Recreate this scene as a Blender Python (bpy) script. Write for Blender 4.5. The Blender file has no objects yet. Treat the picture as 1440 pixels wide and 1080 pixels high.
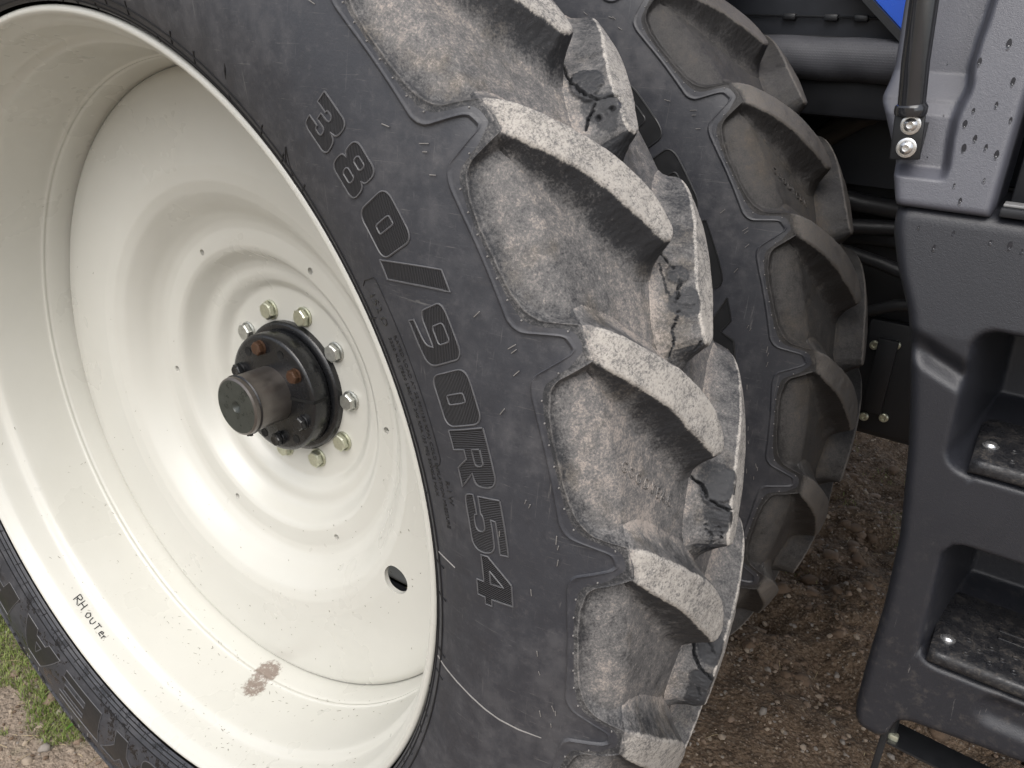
import bpy, bmesh, math, random
import numpy as np
from mathutils import Vector, Matrix, noise
from mathutils.geometry import delaunay_2d_cdt
random.seed(7); rng = np.random.default_rng(7)
scn = bpy.context.scene
C = scn.collection
PI = math.pi
AX = 0.98                                  # height of the axle above the ground
# ------------------------------------------------------------------ camera, sky, sun, exposure
CP = (1.23837, -0.66075, 0.68607 + AX); YAW, PIT_, ROLL = 2.148789, -0.399064, 0.058511
cd = bpy.data.cameras.new('camera'); cam = bpy.data.objects.new('camera', cd); C.objects.link(cam)
f_ = Vector((math.cos(PIT_)*math.cos(YAW), math.cos(PIT_)*math.sin(YAW), math.sin(PIT_)))
r_ = Vector((math.sin(YAW), -math.cos(YAW), 0)); u_ = r_.cross(f_)
r2 = r_*math.cos(ROLL)+u_*math.sin(ROLL); u2 = -r_*math.sin(ROLL)+u_*math.cos(ROLL)
M = Matrix((r2, u2, -f_)).transposed().to_4x4(); M.translation = Vector(CP)
cam.matrix_world = M
cd.sensor_width = 36; cd.lens = 1107.87/1440*36; cd.clip_start = 0.02; cd.clip_end = 2000
scn.camera = cam
SUN_EL, SUN_AZ = math.radians(54), math.radians(-72)     # direction towards the sun, azimuth from +X
w = bpy.data.worlds.new('World'); scn.world = w; w.use_nodes = True
nt = w.node_tree; nt.nodes.clear()
sky = nt.nodes.new('ShaderNodeTexSky'); sky.sky_type = 'NISHITA'; sky.sun_disc = False
sky.sun_elevation = SUN_EL; sky.sun_rotation = math.radians(90)-SUN_AZ; sky.dust_density = 4; sky.air_density = 1.0
hs = nt.nodes.new('ShaderNodeHueSaturation'); hs.inputs['Saturation'].default_value = 0.4
bg = nt.nodes.new('ShaderNodeBackground'); bg.inputs[1].default_value = 0.15
wo = nt.nodes.new('ShaderNodeOutputWorld')
nt.links.new(sky.outputs[0], hs.inputs['Color']); nt.links.new(hs.outputs[0], bg.inputs[0]); nt.links.new(bg.outputs[0], wo.inputs[0])
sd = bpy.data.lights.new('sun', 'SUN'); sun = bpy.data.objects.new('sun', sd); C.objects.link(sun)
sd.energy = 1.25; sd.angle = math.radians(60); sd.color = (1, .965, .92)
sun.rotation_euler = Vector((math.cos(SUN_EL)*math.cos(SUN_AZ), math.cos(SUN_EL)*math.sin(SUN_AZ), math.sin(SUN_EL))).to_track_quat('Z', 'Y').to_euler()
scn.view_settings.view_transform = 'Standard'; scn.view_settings.look = 'None'
scn.view_settings.exposure = 0.45; scn.view_settings.gamma = 1

# ------------------------------------------------------------------ node helpers
class NT:
    def __init__(s, name):
        s.m = bpy.data.materials.new(name); s.m.use_nodes = True; s.t = s.m.node_tree; s.t.nodes.clear()
        s.out = s.t.nodes.new('ShaderNodeOutputMaterial'); s.b = s.t.nodes.new('ShaderNodeBsdfPrincipled')
        s.t.links.new(s.b.outputs[0], s.out.inputs[0])
        s.pos = s.t.nodes.new('ShaderNodeNewGeometry').outputs['Position']
    def L(s, a, b): s.t.links.new(a, b)
    def inp(s, sock, v):
        if isinstance(v, (int, float)): sock.default_value = v
        elif isinstance(v, tuple): sock.default_value = v if len(v) != 3 or sock.type == 'VECTOR' else (*v, 1)
        else: s.L(v, sock)
    def noise(s, scale, detail=4, rough=.6, vec=None, dist=0):
        n = s.t.nodes.new('ShaderNodeTexNoise'); n.inputs['Scale'].default_value = scale
        n.inputs['Detail'].default_value = detail; n.inputs['Roughness'].default_value = rough; n.inputs['Distortion'].default_value = dist
        s.L(vec if vec is not None else s.pos, n.inputs['Vector']); return n.outputs[0]
    def vor(s, scale, vec=None, feat='F1', out='Distance'):
        n = s.t.nodes.new('ShaderNodeTexVoronoi'); n.feature = feat; n.inputs['Scale'].default_value = scale
        s.L(vec if vec is not None else s.pos, n.inputs['Vector']); return n.outputs[out]
    def m2(s, op, a, b=0., c=None, clamp=False):
        n = s.t.nodes.new('ShaderNodeMath'); n.operation = op; n.use_clamp = clamp
        s.inp(n.inputs[0], a); s.inp(n.inputs[1], b)
        if c is not None: s.inp(n.inputs[2], c)
        return n.outputs[0]
    def step(s, v, a, b, lo=0., hi=1.):
        n = s.t.nodes.new('ShaderNodeMapRange'); n.interpolation_type = 'SMOOTHSTEP'
        s.inp(n.inputs[0], v); s.inp(n.inputs[1], a); s.inp(n.inputs[2], b); s.inp(n.inputs[3], lo); s.inp(n.inputs[4], hi); return n.outputs[0]
    def mix(s, f, a, b):
        n = s.t.nodes.new('ShaderNodeMix'); n.data_type = 'RGBA'
        s.inp(n.inputs[0], f); s.inp(n.inputs[6], a); s.inp(n.inputs[7], b); return n.outputs[2]
    def map(s, scale, vec=None, rot=(0, 0, 0)):
        n = s.t.nodes.new('ShaderNodeMapping'); n.inputs['Scale'].default_value = scale; n.inputs['Rotation'].default_value = rot
        s.L(vec if vec is not None else s.pos, n.inputs[0]); return n.outputs[0]
    def attr(s, name, out='Fac'):
        n = s.t.nodes.new('ShaderNodeAttribute'); n.attribute_name = name; return n.outputs[out]
    def bump(s, h, strength=.3, dist=.001, prev=None):
        n = s.t.nodes.new('ShaderNodeBump'); n.inputs['Strength'].default_value = strength; n.inputs['Distance'].default_value = dist
        s.L(h, n.inputs['Height'])
        if prev is not None: s.L(prev, n.inputs['Normal'])
        return n.outputs[0]
    def done(s, col, rough=.5, metal=0., normal=None, spec=.5):
        s.inp(s.b.inputs['Base Color'], col); s.inp(s.b.inputs['Roughness'], rough); s.inp(s.b.inputs['Metallic'], metal)
        s.b.inputs['Specular IOR Level'].default_value = spec
        if normal is not None: s.L(normal, s.b.inputs['Normal'])
        return s.m

def mat_tread():
    s = NT('tread_rubber')
    d = s.attr('dust'); top = s.attr('top')
    n1 = s.noise(9, 4); n2 = s.noise(70, 5, .7); n3 = s.noise(360, 5, .8)
    st = s.noise(1.0, 4, .7, s.map((420, 110, 300), rot=(0, .5, .6)), .6)
    v = s.m2('ADD', s.m2('MULTIPLY', n1, .75), s.m2('MULTIPLY', n2, .8)); v = s.m2('ADD', v, s.m2('MULTIPLY', n3, 1.15))
    v = s.m2('ADD', v, s.m2('MULTIPLY', st, .35))                 # mean ~1.52
    fl = s.m2('ADD', v, s.m2('MULTIPLY', s.m2('SUBTRACT', d, .6), 1.0))
    grime = s.step(fl, 1.12, 1.62); pink = s.step(fl, 1.52, 1.86)
    base = s.mix(grime, (.030, .031, .034), s.mix(s.step(s.noise(16, 4), .5, .7), (.155, .150, .147), (.15, .135, .118)))
    sp0 = s.t.nodes.new('ShaderNodeSeparateXYZ'); s.L(s.pos, sp0.inputs[0]); base = s.mix(s.step(sp0.outputs[1], .5, .6, 0., .62), base, (.024, .022, .021))  # inner tyre: shade painted into rubber and dust colours, here and below
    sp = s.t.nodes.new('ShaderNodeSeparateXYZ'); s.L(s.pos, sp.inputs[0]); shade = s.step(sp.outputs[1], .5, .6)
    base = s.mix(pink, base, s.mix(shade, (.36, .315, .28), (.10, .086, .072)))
    tv = s.m2('ADD', s.m2('MULTIPLY', n3, 1.7), s.m2('MULTIPLY', n2, .55)); tv = s.m2('ADD', tv, s.m2('MULTIPLY', st, 1.05)); tv = s.m2('ADD', tv, s.m2('MULTIPLY', n1, .35))
    scuf = s.step(s.m2('ADD', tv, s.m2('MULTIPLY', s.m2('SUBTRACT', s.noise(28, 4, .7), .5), .9)), 1.44, 2.06)
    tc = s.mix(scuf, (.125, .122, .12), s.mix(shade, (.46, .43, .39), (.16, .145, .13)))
    base = s.mix(s.m2('MULTIPLY', s.step(s.m2('ADD', top, s.m2('MULTIPLY', s.m2('SUBTRACT', n2, .5), 1.1)), .25, .65), s.step(n1, .2, .6, .75, 1.)), base, tc)
    h = s.m2('ADD', s.m2('MULTIPLY', n3, .7), s.m2('MULTIPLY', n2, .8))
    h = s.m2('ADD', h, s.m2('MULTIPLY', st, .5))
    return s.done(base, s.mix(grime, (.5, .5, .5), (.85, .85, .85)), 0, s.bump(h, .75, .0012), .35)
def mat_side():
    s = NT('sidewall_rubber')
    n1 = s.noise(6, 4, .6); n2 = s.noise(40, 5, .65); n3 = s.noise(350, 3, .6)
    dust = s.m2('ADD', s.step(s.m2('ADD', n1, s.m2('MULTIPLY', n2, .8)), .85, 1.2, 0., .28), s.step(s.noise(110, 6, .75), .5, .72, 0., .2))
    c = s.mix(s.m2('MULTIPLY', n2, .7), (.026, .0275, .034), (.042, .044, .052))
    scr = s.noise(1., 4, .6, s.map((18, 18, 400), rot=(.2, .7, .3)), 1.5)
    scr2 = s.noise(1., 4, .6, s.map((300, 20, 12), rot=(.2, -.5, .3)), 1.2)
    sc = s.m2('ADD', s.step(scr, .64, .72, 0., .45), s.step(scr2, .65, .73, 0., .4))
    c = s.mix(dust, c, (.125, .12, .122)); c = s.mix(sc, c, (.17, .165, .16))
    warm = s.step(s.noise(14, 5, .7), .6, .75, 0., .5); c = s.mix(s.m2('MULTIPLY', warm, s.attr('dust')), c, (.2, .17, .14))
    wet = s.noise(30, 5, .75)
    sp = s.t.nodes.new('ShaderNodeSeparateXYZ'); s.L(s.pos, sp.inputs[0])
    low = s.step(sp.outputs[2], AX-.42, AX-.62); outer = s.step(sp.outputs[1], .3, .2); low = s.m2('MULTIPLY', low, outer)
    lf = s.step(sp.outputs[0], 0.35, 0.1)
    wf = s.m2('MULTIPLY', s.m2('MULTIPLY', s.step(wet, .52, .57), low), lf)
    c = s.mix(wf, c, (.012, .012, .014))
    ro = s.m2('SUBTRACT', s.step(n2, .3, .7, .42, .58), s.m2('MULTIPLY', wf, .3))
    h = s.m2('ADD', s.m2('MULTIPLY', n3, .4), s.m2('MULTIPLY', n2, .8))
    return s.done(c, ro, 0, s.bump(h, .4, .0012), .55)
def mat_hatch():
    s = NT('hatched_rubber')
    w_ = s.t.nodes.new('ShaderNodeTexWave'); w_.wave_type = 'BANDS'; w_.bands_direction = 'Y'; w_.inputs['Scale'].default_value = 150
    uv = s.t.nodes.new('ShaderNodeUVMap'); s.L(uv.outputs[0], w_.inputs[0])
    return s.done(s.mix(s.step(w_.outputs[1], .3, .8), (.012, .012, .014), (.05, .05, .055)), .6, 0, s.bump(w_.outputs[1], 1.0, .0018), .5)  # shadow inside the hatch grooves is painted in as darker colour
def simple(name, col, rough=.5, metal=0., nscale=40, var=.25, bump=.1, spec=.5, bscale=None):
    s = NT(name); n = s.noise(nscale, 5, .65)
    c = s.mix(n, tuple(x*(1-var) for x in col), tuple(x*(1+var) for x in col))
    b = s.noise(bscale or nscale*6, 3, .6)
    return s.done(c, s.step(n, .3, .7, rough*.85, rough*1.1), metal, s.bump(b, bump, .001), spec)
def mat_paint():
    s = NT('ivory_wheel_paint')
    n1 = s.noise(5, 4); n2 = s.noise(60, 5, .7); n3 = s.noise(260, 2)
    sp = s.t.nodes.new('ShaderNodeSeparateXYZ'); s.L(s.pos, sp.inputs[0])
    c = s.mix(n1, (.54, .535, .485), (.60, .595, .55))
    low = s.step(sp.outputs[2], AX-.15, AX-.65)
    speck = s.m2('MULTIPLY', s.step(s.m2('ADD', n3, s.m2('MULTIPLY', n2, .5)), .98, 1.04), low)
    c = s.mix(s.m2('MULTIPLY', speck, .6), c, (.22, .17, .12))
    # mud stain low in the barrel
    def blob(x, z, rad, yy=None):
        v = s.t.nodes.new('ShaderNodeVectorMath'); v.operation = 'DISTANCE'; s.L(s.pos, v.inputs[0]); v.inputs[1].default_value = (x, yy, z); return s.step(v.outputs['Value'], rad, rad*.35)
    bl = s.m2('MAXIMUM', blob(STAIN[0][0], STAIN[0][2], .055, STAIN[0][1]), blob(STAIN[1][0], STAIN[1][2], .05, STAIN[1][1]))
    st = s.step(s.m2('ADD', s.m2('MULTIPLY', bl, .42), s.m2('ADD', s.m2('MULTIPLY', s.noise(120, 6, .8), .9), s.m2('MULTIPLY', s.noise(28, 3), .45))), .93, 1.10)
    c = s.mix(s.m2('MULTIPLY', st, .8), c, (.15, .095, .07))
    scr = s.noise(1., 3, .6, s.map((25, 200, 60), rot=(.4, .3, .9)), 2.)
    c = s.mix(s.step(scr, .74, .78, 0., .35), c, (.5, .46, .38))
    m = s.done(c, s.step(n1, .3, .7, .26, .36), 0, s.bump(s.noise(14, 3), .12, .004), .5)
    s.b.inputs['Coat Weight'].default_value = .25; s.b.inputs['Coat Roughness'].default_value = .12
    return m
def mat_plastic(name='textured_plastic', a=(.013, .0142, .019), b=(.021, .0225, .029), spec=.6):
    s = NT(name)
    g = s.noise(900, 2, .5); n = s.noise(12, 4); n2 = s.noise(70, 5, .7)
    c = s.mix(n, a, b)
    sp = s.t.nodes.new('ShaderNodeSeparateXYZ'); s.L(s.pos, sp.inputs[0])
    low = s.step(sp.outputs[2], AX+.25, AX-.2)
    dst = s.m2('MULTIPLY', s.step(n2, .5, .72, 0., .25), low)
    c = s.mix(dst, c, (.13, .115, .10))
    scr = s.noise(1., 4, .7, s.map((180, 30, 14), rot=(.1, .2, .1)), 1.)
    c = s.mix(s.m2('MULTIPLY', s.step(scr, .66, .72, 0., .6), low), c, (.22, .21, .2))
    return s.done(c, .46, 0, s.bump(s.m2('ADD', g, s.m2('MULTIPLY', s.noise(260, 3), .8)), .4, .0008), spec)

# ------------------------------------------------------------------ mesh helpers
OZ = Vector((0, 0, AX))
def mk(name, verts, faces, mat, parent=None, smooth=True, loc=(0, 0, AX), attrs=None, label=None):
    me = bpy.data.meshes.new(name); me.from_pydata([tuple(v) for v in verts], [], [tuple(int(i) for i in f) for f in faces]); 
    for a, vals in (attrs or {}).items():
        at = me.attributes.new(a, 'FLOAT', 'POINT'); at.data.foreach_set('value', np.asarray(vals, dtype=np.float32))
    for m in (mat if isinstance(mat, (list, tuple)) else [mat]): me.materials.append(m)
    if smooth: me.polygons.foreach_set('use_smooth', [True]*len(me.polygons))
    me.update()
    o = bpy.data.objects.new(name, me); C.objects.link(o); o.location = loc
    if parent is not None: o.parent = parent
    if label: o['label'] = label
    return o
def sub(o, parent, loc=(0, 0, 0)):
    o.parent = parent; o.location = loc; return o
def dup(o, parent, loc=None, rot=None):
    c = o.copy(); C.objects.link(c); c.parent = parent
    if loc is not None: c.location = loc
    if rot is not None: c.rotation_euler = rot
    return c
class MB:
    def __init__(s): s.v = []; s.f = []; s.mi = []
    def add(s, V, F, mi=0):
        n = len(s.v); s.v += [tuple(v) for v in V]; s.f += [[i+n for i in f] for f in F]; s.mi += [mi]*len(F)
    def tube(s, pts, r, seg=8, caps=True, mi=0):
        pts = [Vector(p) for p in pts]; V = []; F = []; up = None
        rr = r if isinstance(r, (list, tuple)) else [r]*len(pts)
        for i, p in enumerate(pts):
            t = (pts[min(i+1, len(pts)-1)]-pts[max(i-1, 0)]).normalized()
            if up is None: up = t.orthogonal().normalized()
            up = (up-t*up.dot(t)).normalized(); b = t.cross(up)
            for k in range(seg):
                a = 2*PI*k/seg; V.append(p+(up*math.cos(a)+b*math.sin(a))*rr[i])
        for i in range(len(pts)-1):
            for k in range(seg): F.append([i*seg+k, i*seg+(k+1) % seg, (i+1)*seg+(k+1) % seg, (i+1)*seg+k])
        if caps: F.append(list(range(seg))[::-1]); F.append([(len(pts)-1)*seg+k for k in range(seg)])
        s.add(V, F, mi)
    def lathe(s, prof, seg=48, axis='y', c=(0, 0, 0), mi=0, R=None, closed=False):
        # prof: (along, radius); axis y: x=r cos, z=r sin
        V = []; F = []; n = len(prof)
        for k in range(seg):
            a = 2*PI*k/seg
            for (y, r) in prof:
                p = Vector((r*math.cos(a), y, r*math.sin(a)))
                if R is not None: p = R @ p
                V.append(p+Vector(c))
        m = n if closed else n-1
        for k in range(seg):
            k2 = (k+1) % seg
            for i in range(m): j = (i+1) % n; F.append([k*n+i, k*n+j, k2*n+j, k2*n+i])
        s.add(V, F, mi)
    def box(s, a, b, mi=0, R=None, c=(0, 0, 0), bev=0):
        bm = bmesh.new(); bmesh.ops.create_cube(bm, size=1)
        for v in bm.verts: v.co = Vector([(a[i]+b[i])/2+v.co[i]*(b[i]-a[i]) for i in range(3)])
        if bev: bmesh.ops.bevel(bm, geom=list(bm.edges), offset=bev, segments=2, affect='EDGES', profile=.5)
        V = [(R @ v.co if R is not None else v.co)+Vector(c) for v in bm.verts]; bm.verts.index_update()
        s.add(V, [[v.index for v in f.verts] for f in bm.faces], mi); bm.free()
    def build(s, name, mat, parent=None, smooth=True, loc=(0, 0, AX), label=None, angle=35):
        o = mk(name, s.v, s.f, mat, parent, False, loc, label=label)
        o.data.polygons.foreach_set('material_index', s.mi)
        if smooth: smooth_angle(o.data, math.radians(angle))
        return o
def smooth_angle(me, ang):
    me.polygons.foreach_set('use_smooth', [True]*len(me.polygons)); me.set_sharp_from_angle(angle=ang)
def grid_faces(nr, nc, closed_c=False, flip=False):
    i = np.arange(nr-1)[:, None]; j = np.arange(nc if closed_c else nc-1)[None, :]; j2 = (j+1) % nc
    F = np.stack([i*nc+j, i*nc+j2, (i+1)*nc+j2, (i+1)*nc+j], -1).reshape(-1, 4)
    return F[:, ::-1] if flip else F

# ------------------------------------------------------------------ the tyre
NL = 26; PIT = 2*PI/NL
PROF = np.array([(-.006, .7115), (-.02, .722), (-.032, .745), (-.041, .785), (-.045, .83), (-.043, .87), (-.037, .91), (-.030, .945), (-.022, .975), (-.006, 1.000), (.02, 1.015), (.06, 1.027), (.10, 1.034), (.16, 1.040)])
PROF = np.vstack([PROF, np.c_[.32-PROF[-2::-1, 0], PROF[-2::-1, 1]]])
SK = np.r_[0, np.cumsum(np.hypot(*np.diff(PROF, axis=0).T))]; SC = SK[13]; SEND = SK[-1]
# smooth the profile
_s = np.linspace(0, SEND, 1200); _y = np.interp(_s, SK, PROF[:, 0]); _r = np.interp(_s, SK, PROF[:, 1])
for _ in range(2):
    k = np.ones(25)/25
    _y = np.convolve(np.pad(_y, 12, mode='edge'), k, 'valid'); _r = np.convolve(np.pad(_r, 12, mode='edge'), k, 'valid')
_ny = np.gradient(_r, _s); _nr = -np.gradient(_y, _s); _l = np.hypot(_ny, _nr); _ny /= -_l; _nr /= -_l
def surf(s, th, h):
    """point on the tyre: s along the meridian from the outer bead, th round the axle, h off the surface"""
    y = np.interp(s, _s, _y); r = np.interp(s, _s, _r); ny = np.interp(s, _s, _ny); nr = np.interp(s, _s, _nr)
    y = y+ny*h; r = r+nr*h
    return np.stack([r*np.cos(th), y, r*np.sin(th)], -1)
TH0 = 0.6820                                 # angle of the notch of lug 0
_so = np.array([(-1, .2855), (-.975, .284), (-.945, .2815), (-.93, .2765), (-.915, .268), (-.875, .243), (-.86, .2365), (-.83, .231), (-.79, .2278), (-.7, .2275), (-.28, .2275), (-.16, .2285), (-.12, .2305), (-.09, .2335), (-.067, .2395), (-.032, .2690), (-.022, .2785), (-.010, .2835), (.0, .2855)])
_si = np.array([(-1, .304), (-.91, .300), (-.885, .286), (-.845, .2645), (-.81, .2565), (-.77, .2505), (-.69, .2445), (-.58, .2415), (-.37, .2405), (-.25, .2435), (-.16, .2505), (-.135, .2545), (-.112, .262), (-.068, .303), (0, .304)])
def so_f(t): return np.interp(((t+1) % 1)-1, _so[:, 0], _so[:, 1])
def si_f(t): return np.interp(((t+1) % 1)-1, _si[:, 0], _si[:, 1])
DK = np.array([(0, 0), (.235, 0), (.24, .004), (.25, .006), (.262, .009), (.28, .014), (.30, .021), (.33, .031), (.36, .038), (.40, .043), (.48, .046)])
def depth(s): return np.interp(np.where(s > SC, 2*SC-s, s), DK[:, 0], DK[:, 1])
def smin(a, b, k): h = np.clip(.5+.5*(b-a)/k, 0, 1); return b*(1-h)+a*h-k*h*(1-h)
def sdf(P, Q):
    """signed distance of points P to polygon Q (positive outside)"""
    d = np.full(len(P), 1e9); ins = np.zeros(len(P), bool); n = len(Q)
    for i in range(n):
        a = Q[i]; b = Q[(i+1) % n]; e = b-a; w_ = P-a; t = np.clip((w_@e)/(e@e), 0, 1)
        q = w_-t[:, None]*e; d = np.minimum(d, (q**2).sum(1))
        c = ((a[1] <= P[:, 1]) != (b[1] <= P[:, 1])); 
        with np.errstate(divide='ignore', invalid='ignore'):
            x = a[0]+(P[:, 1]-a[1])*(b[0]-a[0])/(b[1]-a[1])
        ins ^= c & (P[:, 0] < x)
    return np.where(ins, -1, 1)*np.sqrt(d)
def edge_dist(P, E):
    d = np.full(len(P), 1e9)
    for a, b in zip(E[:-1], E[1:]):
        e = b-a; w_ = P-a; t = np.clip((w_@e)/(e@e+1e-12), 0, 1); q = w_-t[:, None]*e; d = np.minimum(d, (q**2).sum(1))
    return np.sqrt(d)

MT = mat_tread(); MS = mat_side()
def build_carcass(parent, name='tyre', label=None):
    ncol = 112; tt = []
    base = np.linspace(-1, 0, 400)
    # more columns where the outlines run steeply
    wgt = 1+1.6*np.exp(-((((base+.5) % 1)-.5+.04)/.07)**2)+.8*np.exp(-((base+.88)/.05)**2)
    cum = np.r_[0, np.cumsum((wgt[1:]+wgt[:-1])/2)]; cum /= cum[-1]
    tcol = np.interp(np.linspace(0, 1, ncol+1)[:-1], cum, base)
    t_all = (np.arange(NL)[:, None]+tcol[None, :]).ravel()
    so = so_f(t_all); si = si_f(t_all)
    rows = []; hs_ = []; du = []; mi = []
    def row(s, h, d): rows.append(s+0*t_all); hs_.append(h+0*t_all); du.append(d+0*t_all)
    for k in np.linspace(0, 1, 22): row((so-.0035)*k, -.0035, np.clip((so-.0035)*k-.17, 0, .06)*3)
    row(so-.0016, -.0035, .1); nside = len(rows)
    row(so-.0004, .0004, .15); row(so+.0010, .0008, .2); row(so+.0022, 0, .2)
    for k in np.linspace(0, 1, 6)[1:-1]: row(so+.0022+(si-.0030-so-.0022)*k, 0, .3)
    row(si-.0030, 0, .3); row(si-.0014, .0007, .5)
    PE = np.array([(np.interp(x, _si[:, 0], _si[:, 1]), x*PIT) for x in np.linspace(-1.1, .1, 240)])
    PE[:, 0] = si_f(np.linspace(-1.1, .1, 240))
    ncen = 34
    for k in range(ncen):
        f = k/(ncen-1); f = f**1.7
        s = si+(SC-si)*f
        P = np.c_[s, (((t_all+1) % 1)-1)*PIT]; dd = edge_dist(P, PE)
        if k == 0: dd = dd*0
        D = depth(s); drop = smin(D, 2.6*dd, .004+.0*dd) if k else 0*dd
        drop = np.clip(drop, 0, D)
        rows.append(s); hs_.append(-drop); du.append(np.clip(.35+dd*14, 0, .62))
    S = np.array(rows); H = np.array(hs_); U = np.array(du); nr, nc = S.shape
    V1 = surf(S, TH0+t_all[None, :]*PIT, H).reshape(-1, 3)
    V2 = surf(S, TH0+(t_all[None, :]+.5)*PIT, H).reshape(-1, 3); V2[:, 1] = .32-V2[:, 1]
    F = grid_faces(nr, nc, True); F2 = F[:, ::-1]+len(V1)
    Vs = np.vstack([V1, V2]); Fs = np.vstack([F, F2])
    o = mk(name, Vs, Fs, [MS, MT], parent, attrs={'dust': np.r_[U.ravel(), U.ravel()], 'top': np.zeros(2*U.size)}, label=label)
    fr = np.repeat(np.arange(nr-1), nc); m1 = (fr >= nside+5).astype(int)
    o.data.polygons.foreach_set('material_index', np.r_[m1, m1])
    return o
LUG = np.array([(.262, .02), (.285, .085), (.296, .082), (.306, .068), (.327, .015), (.357, -.078), (.387, -.18), (.412, -.255), (.432, -.33), (.452, -.42), (.466, -.50), (.475, -.58), (.479, -.66), (.4765, -.695), (.468, -.71), (.456, -.70), (.436, -.605), (.414, -.515), (.396, -.425), (.376, -.34), (.352, -.25), (.328, -.165), (.312, -.108), (.301, -.068), (.276, -.03)])
LUGM = LUG*np.array([1, PIT])
def lug_mesh(name, mirror, seed, cracks=(), step=.0020, flaps=()):
    s = np.arange(.262, .516, step); t = np.arange(-.215, .068, step)
    Sg, Tg = np.meshgrid(s, t, indexing='ij'); P = np.c_[Sg.ravel(), Tg.ravel()]
    nz = np.array([noise.noise(Vector((a*260+seed*9, b*260, seed))) for a, b in P]); nz2 = np.array([noise.noise(Vector((a*45+seed*5, b*45, seed+3))) for a, b in P])
    d = sdf(P, LUGM)-.0022; d0 = d.copy(); d = d+nz*.0010+nz2*.0012*(np.abs(d) < .02)
    D = depth(P[:, 0]); e = .0018
    sl = 2.15
    wall = sl*.5*(d+np.sqrt(d*d+e*e))-sl*.5*e*.3
    wall = np.maximum(wall, 0)
    drop = smin(D, wall, np.minimum(.036, D*.95+.001)); drop = np.minimum(drop, D)
    inside = np.clip(-d/.01, 0, 1)
    h = .0003-drop + inside*(nz2*.0012+nz*.0003) - (drop > .004)*nz2*.0008
    top = np.clip(1-drop/.005, 0, 1)*np.clip((P[:, 0]-.290+nz2*.004)/.034, 0, 1)
    # the wear whitens the top edges
    wallm = np.clip(drop/np.maximum(D, .001), 0, 1)
    dust = np.where(d > 0, .30+.34*wallm**3, .5)
    dust = np.where((P[:, 1]/PIT < np.interp(P[:, 0], LUG[15:24, 0][::-1], LUG[15:24, 1][::-1])), dust-.16*(1-wallm**4), dust+.14)
    dust = np.where(P[:, 0] < .3, .3, dust)
    edge0 = np.clip((P[:, 0]-.274)/.022, 0, 1); h = h-(1-edge0)**1.3*.018
    h = np.where((drop > D-.0004), h-.0016, h)
    V = surf(P[:, 0], P[:, 1], h)
    if cracks or flaps:
        G = V.reshape(*Sg.shape, 3); N = np.cross(np.gradient(G, axis=1), np.gradient(G, axis=0)); N /= np.linalg.norm(N, axis=2, keepdims=True); N = N.reshape(-1, 3)
        cen_ = np.array([0, .16, 0]); N *= np.sign((N*(V*np.array([1, 0, 1]))).sum(1, keepdims=True)+1e-9)
        Vn = V.copy()
        for (a, b, ra, rb, dep, lift) in flaps:
            c0 = V[np.argmin((P[:, 0]-a)**2+(P[:, 1]-b*PIT)**2)]; q = (np.linalg.norm(V-c0, axis=1)/rb)**2+nz2*.9+nz*.25
            c = np.clip((1.15-q)/.35, 0, 1); c = c*c*(3-2*c); Vn += N*((lift-dep)*c)[:, None]; dust = dust-c*.28; top = top*(1-c*.7)
        for poly, wid, dep in cracks:
            pp = np.array([(a, b*PIT) for a, b in poly]); sg = []
            for a, b in zip(pp[:-1], pp[1:]): sg += [a+(b-a)*k/8 for k in range(8)]
            sg.append(pp[-1]); ii = [np.argmin(((P-q)**2).sum(1)) for q in sg]; L3 = V[ii]; L3 = L3+np.array([[noise.noise(Vector(q*160)), noise.noise(Vector(q*170+7)), noise.noise(Vector(q*150+3))] for q in L3])*.0022
            dd = edge_dist(V, L3)+nz*.0005; w3 = wid*(.62+.3*nz2)
            c = np.clip(1.15-dd/w3, 0, 1); c = c*c*(3-2*c); lipc = np.clip(1-np.abs(dd-w3*1.6)/w3, 0, 1)
            Vn += N*(-dep*c+.0009*lipc)[:, None]; dust = dust-np.clip(c*1.6, 0, 1); top = top*(1-np.clip(c*2, 0, 1))
        V = Vn
    keep = (drop < D-.0002)
    F = grid_faces(*Sg.shape); kf = keep[F].any(1); F = F[kf]
    used = np.unique(F); rm = -np.ones(len(P), int); rm[used] = np.arange(len(used)); F = rm[F]; V = V[used]
    if mirror: V = V.copy(); V[:, 1] = .32-V[:, 1]; F = F[:, ::-1]
    me = bpy.data.meshes.new(name); me.from_pydata(V.tolist(), [], F.tolist())
    for nme, vals in (('dust', dust[used]), ('top', top[used])):
        at = me.attributes.new(nme, 'FLOAT', 'POINT'); at.data.foreach_set('value', vals.astype(np.float32))
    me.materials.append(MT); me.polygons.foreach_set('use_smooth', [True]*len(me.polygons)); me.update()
    return me
left_lugs = [lug_mesh('tread_lug', False, k) for k in (1, 2)]
right_lugs = [lug_mesh('tread_lug', True, k) for k in (5, 6)]
SPECIAL = {}
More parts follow.
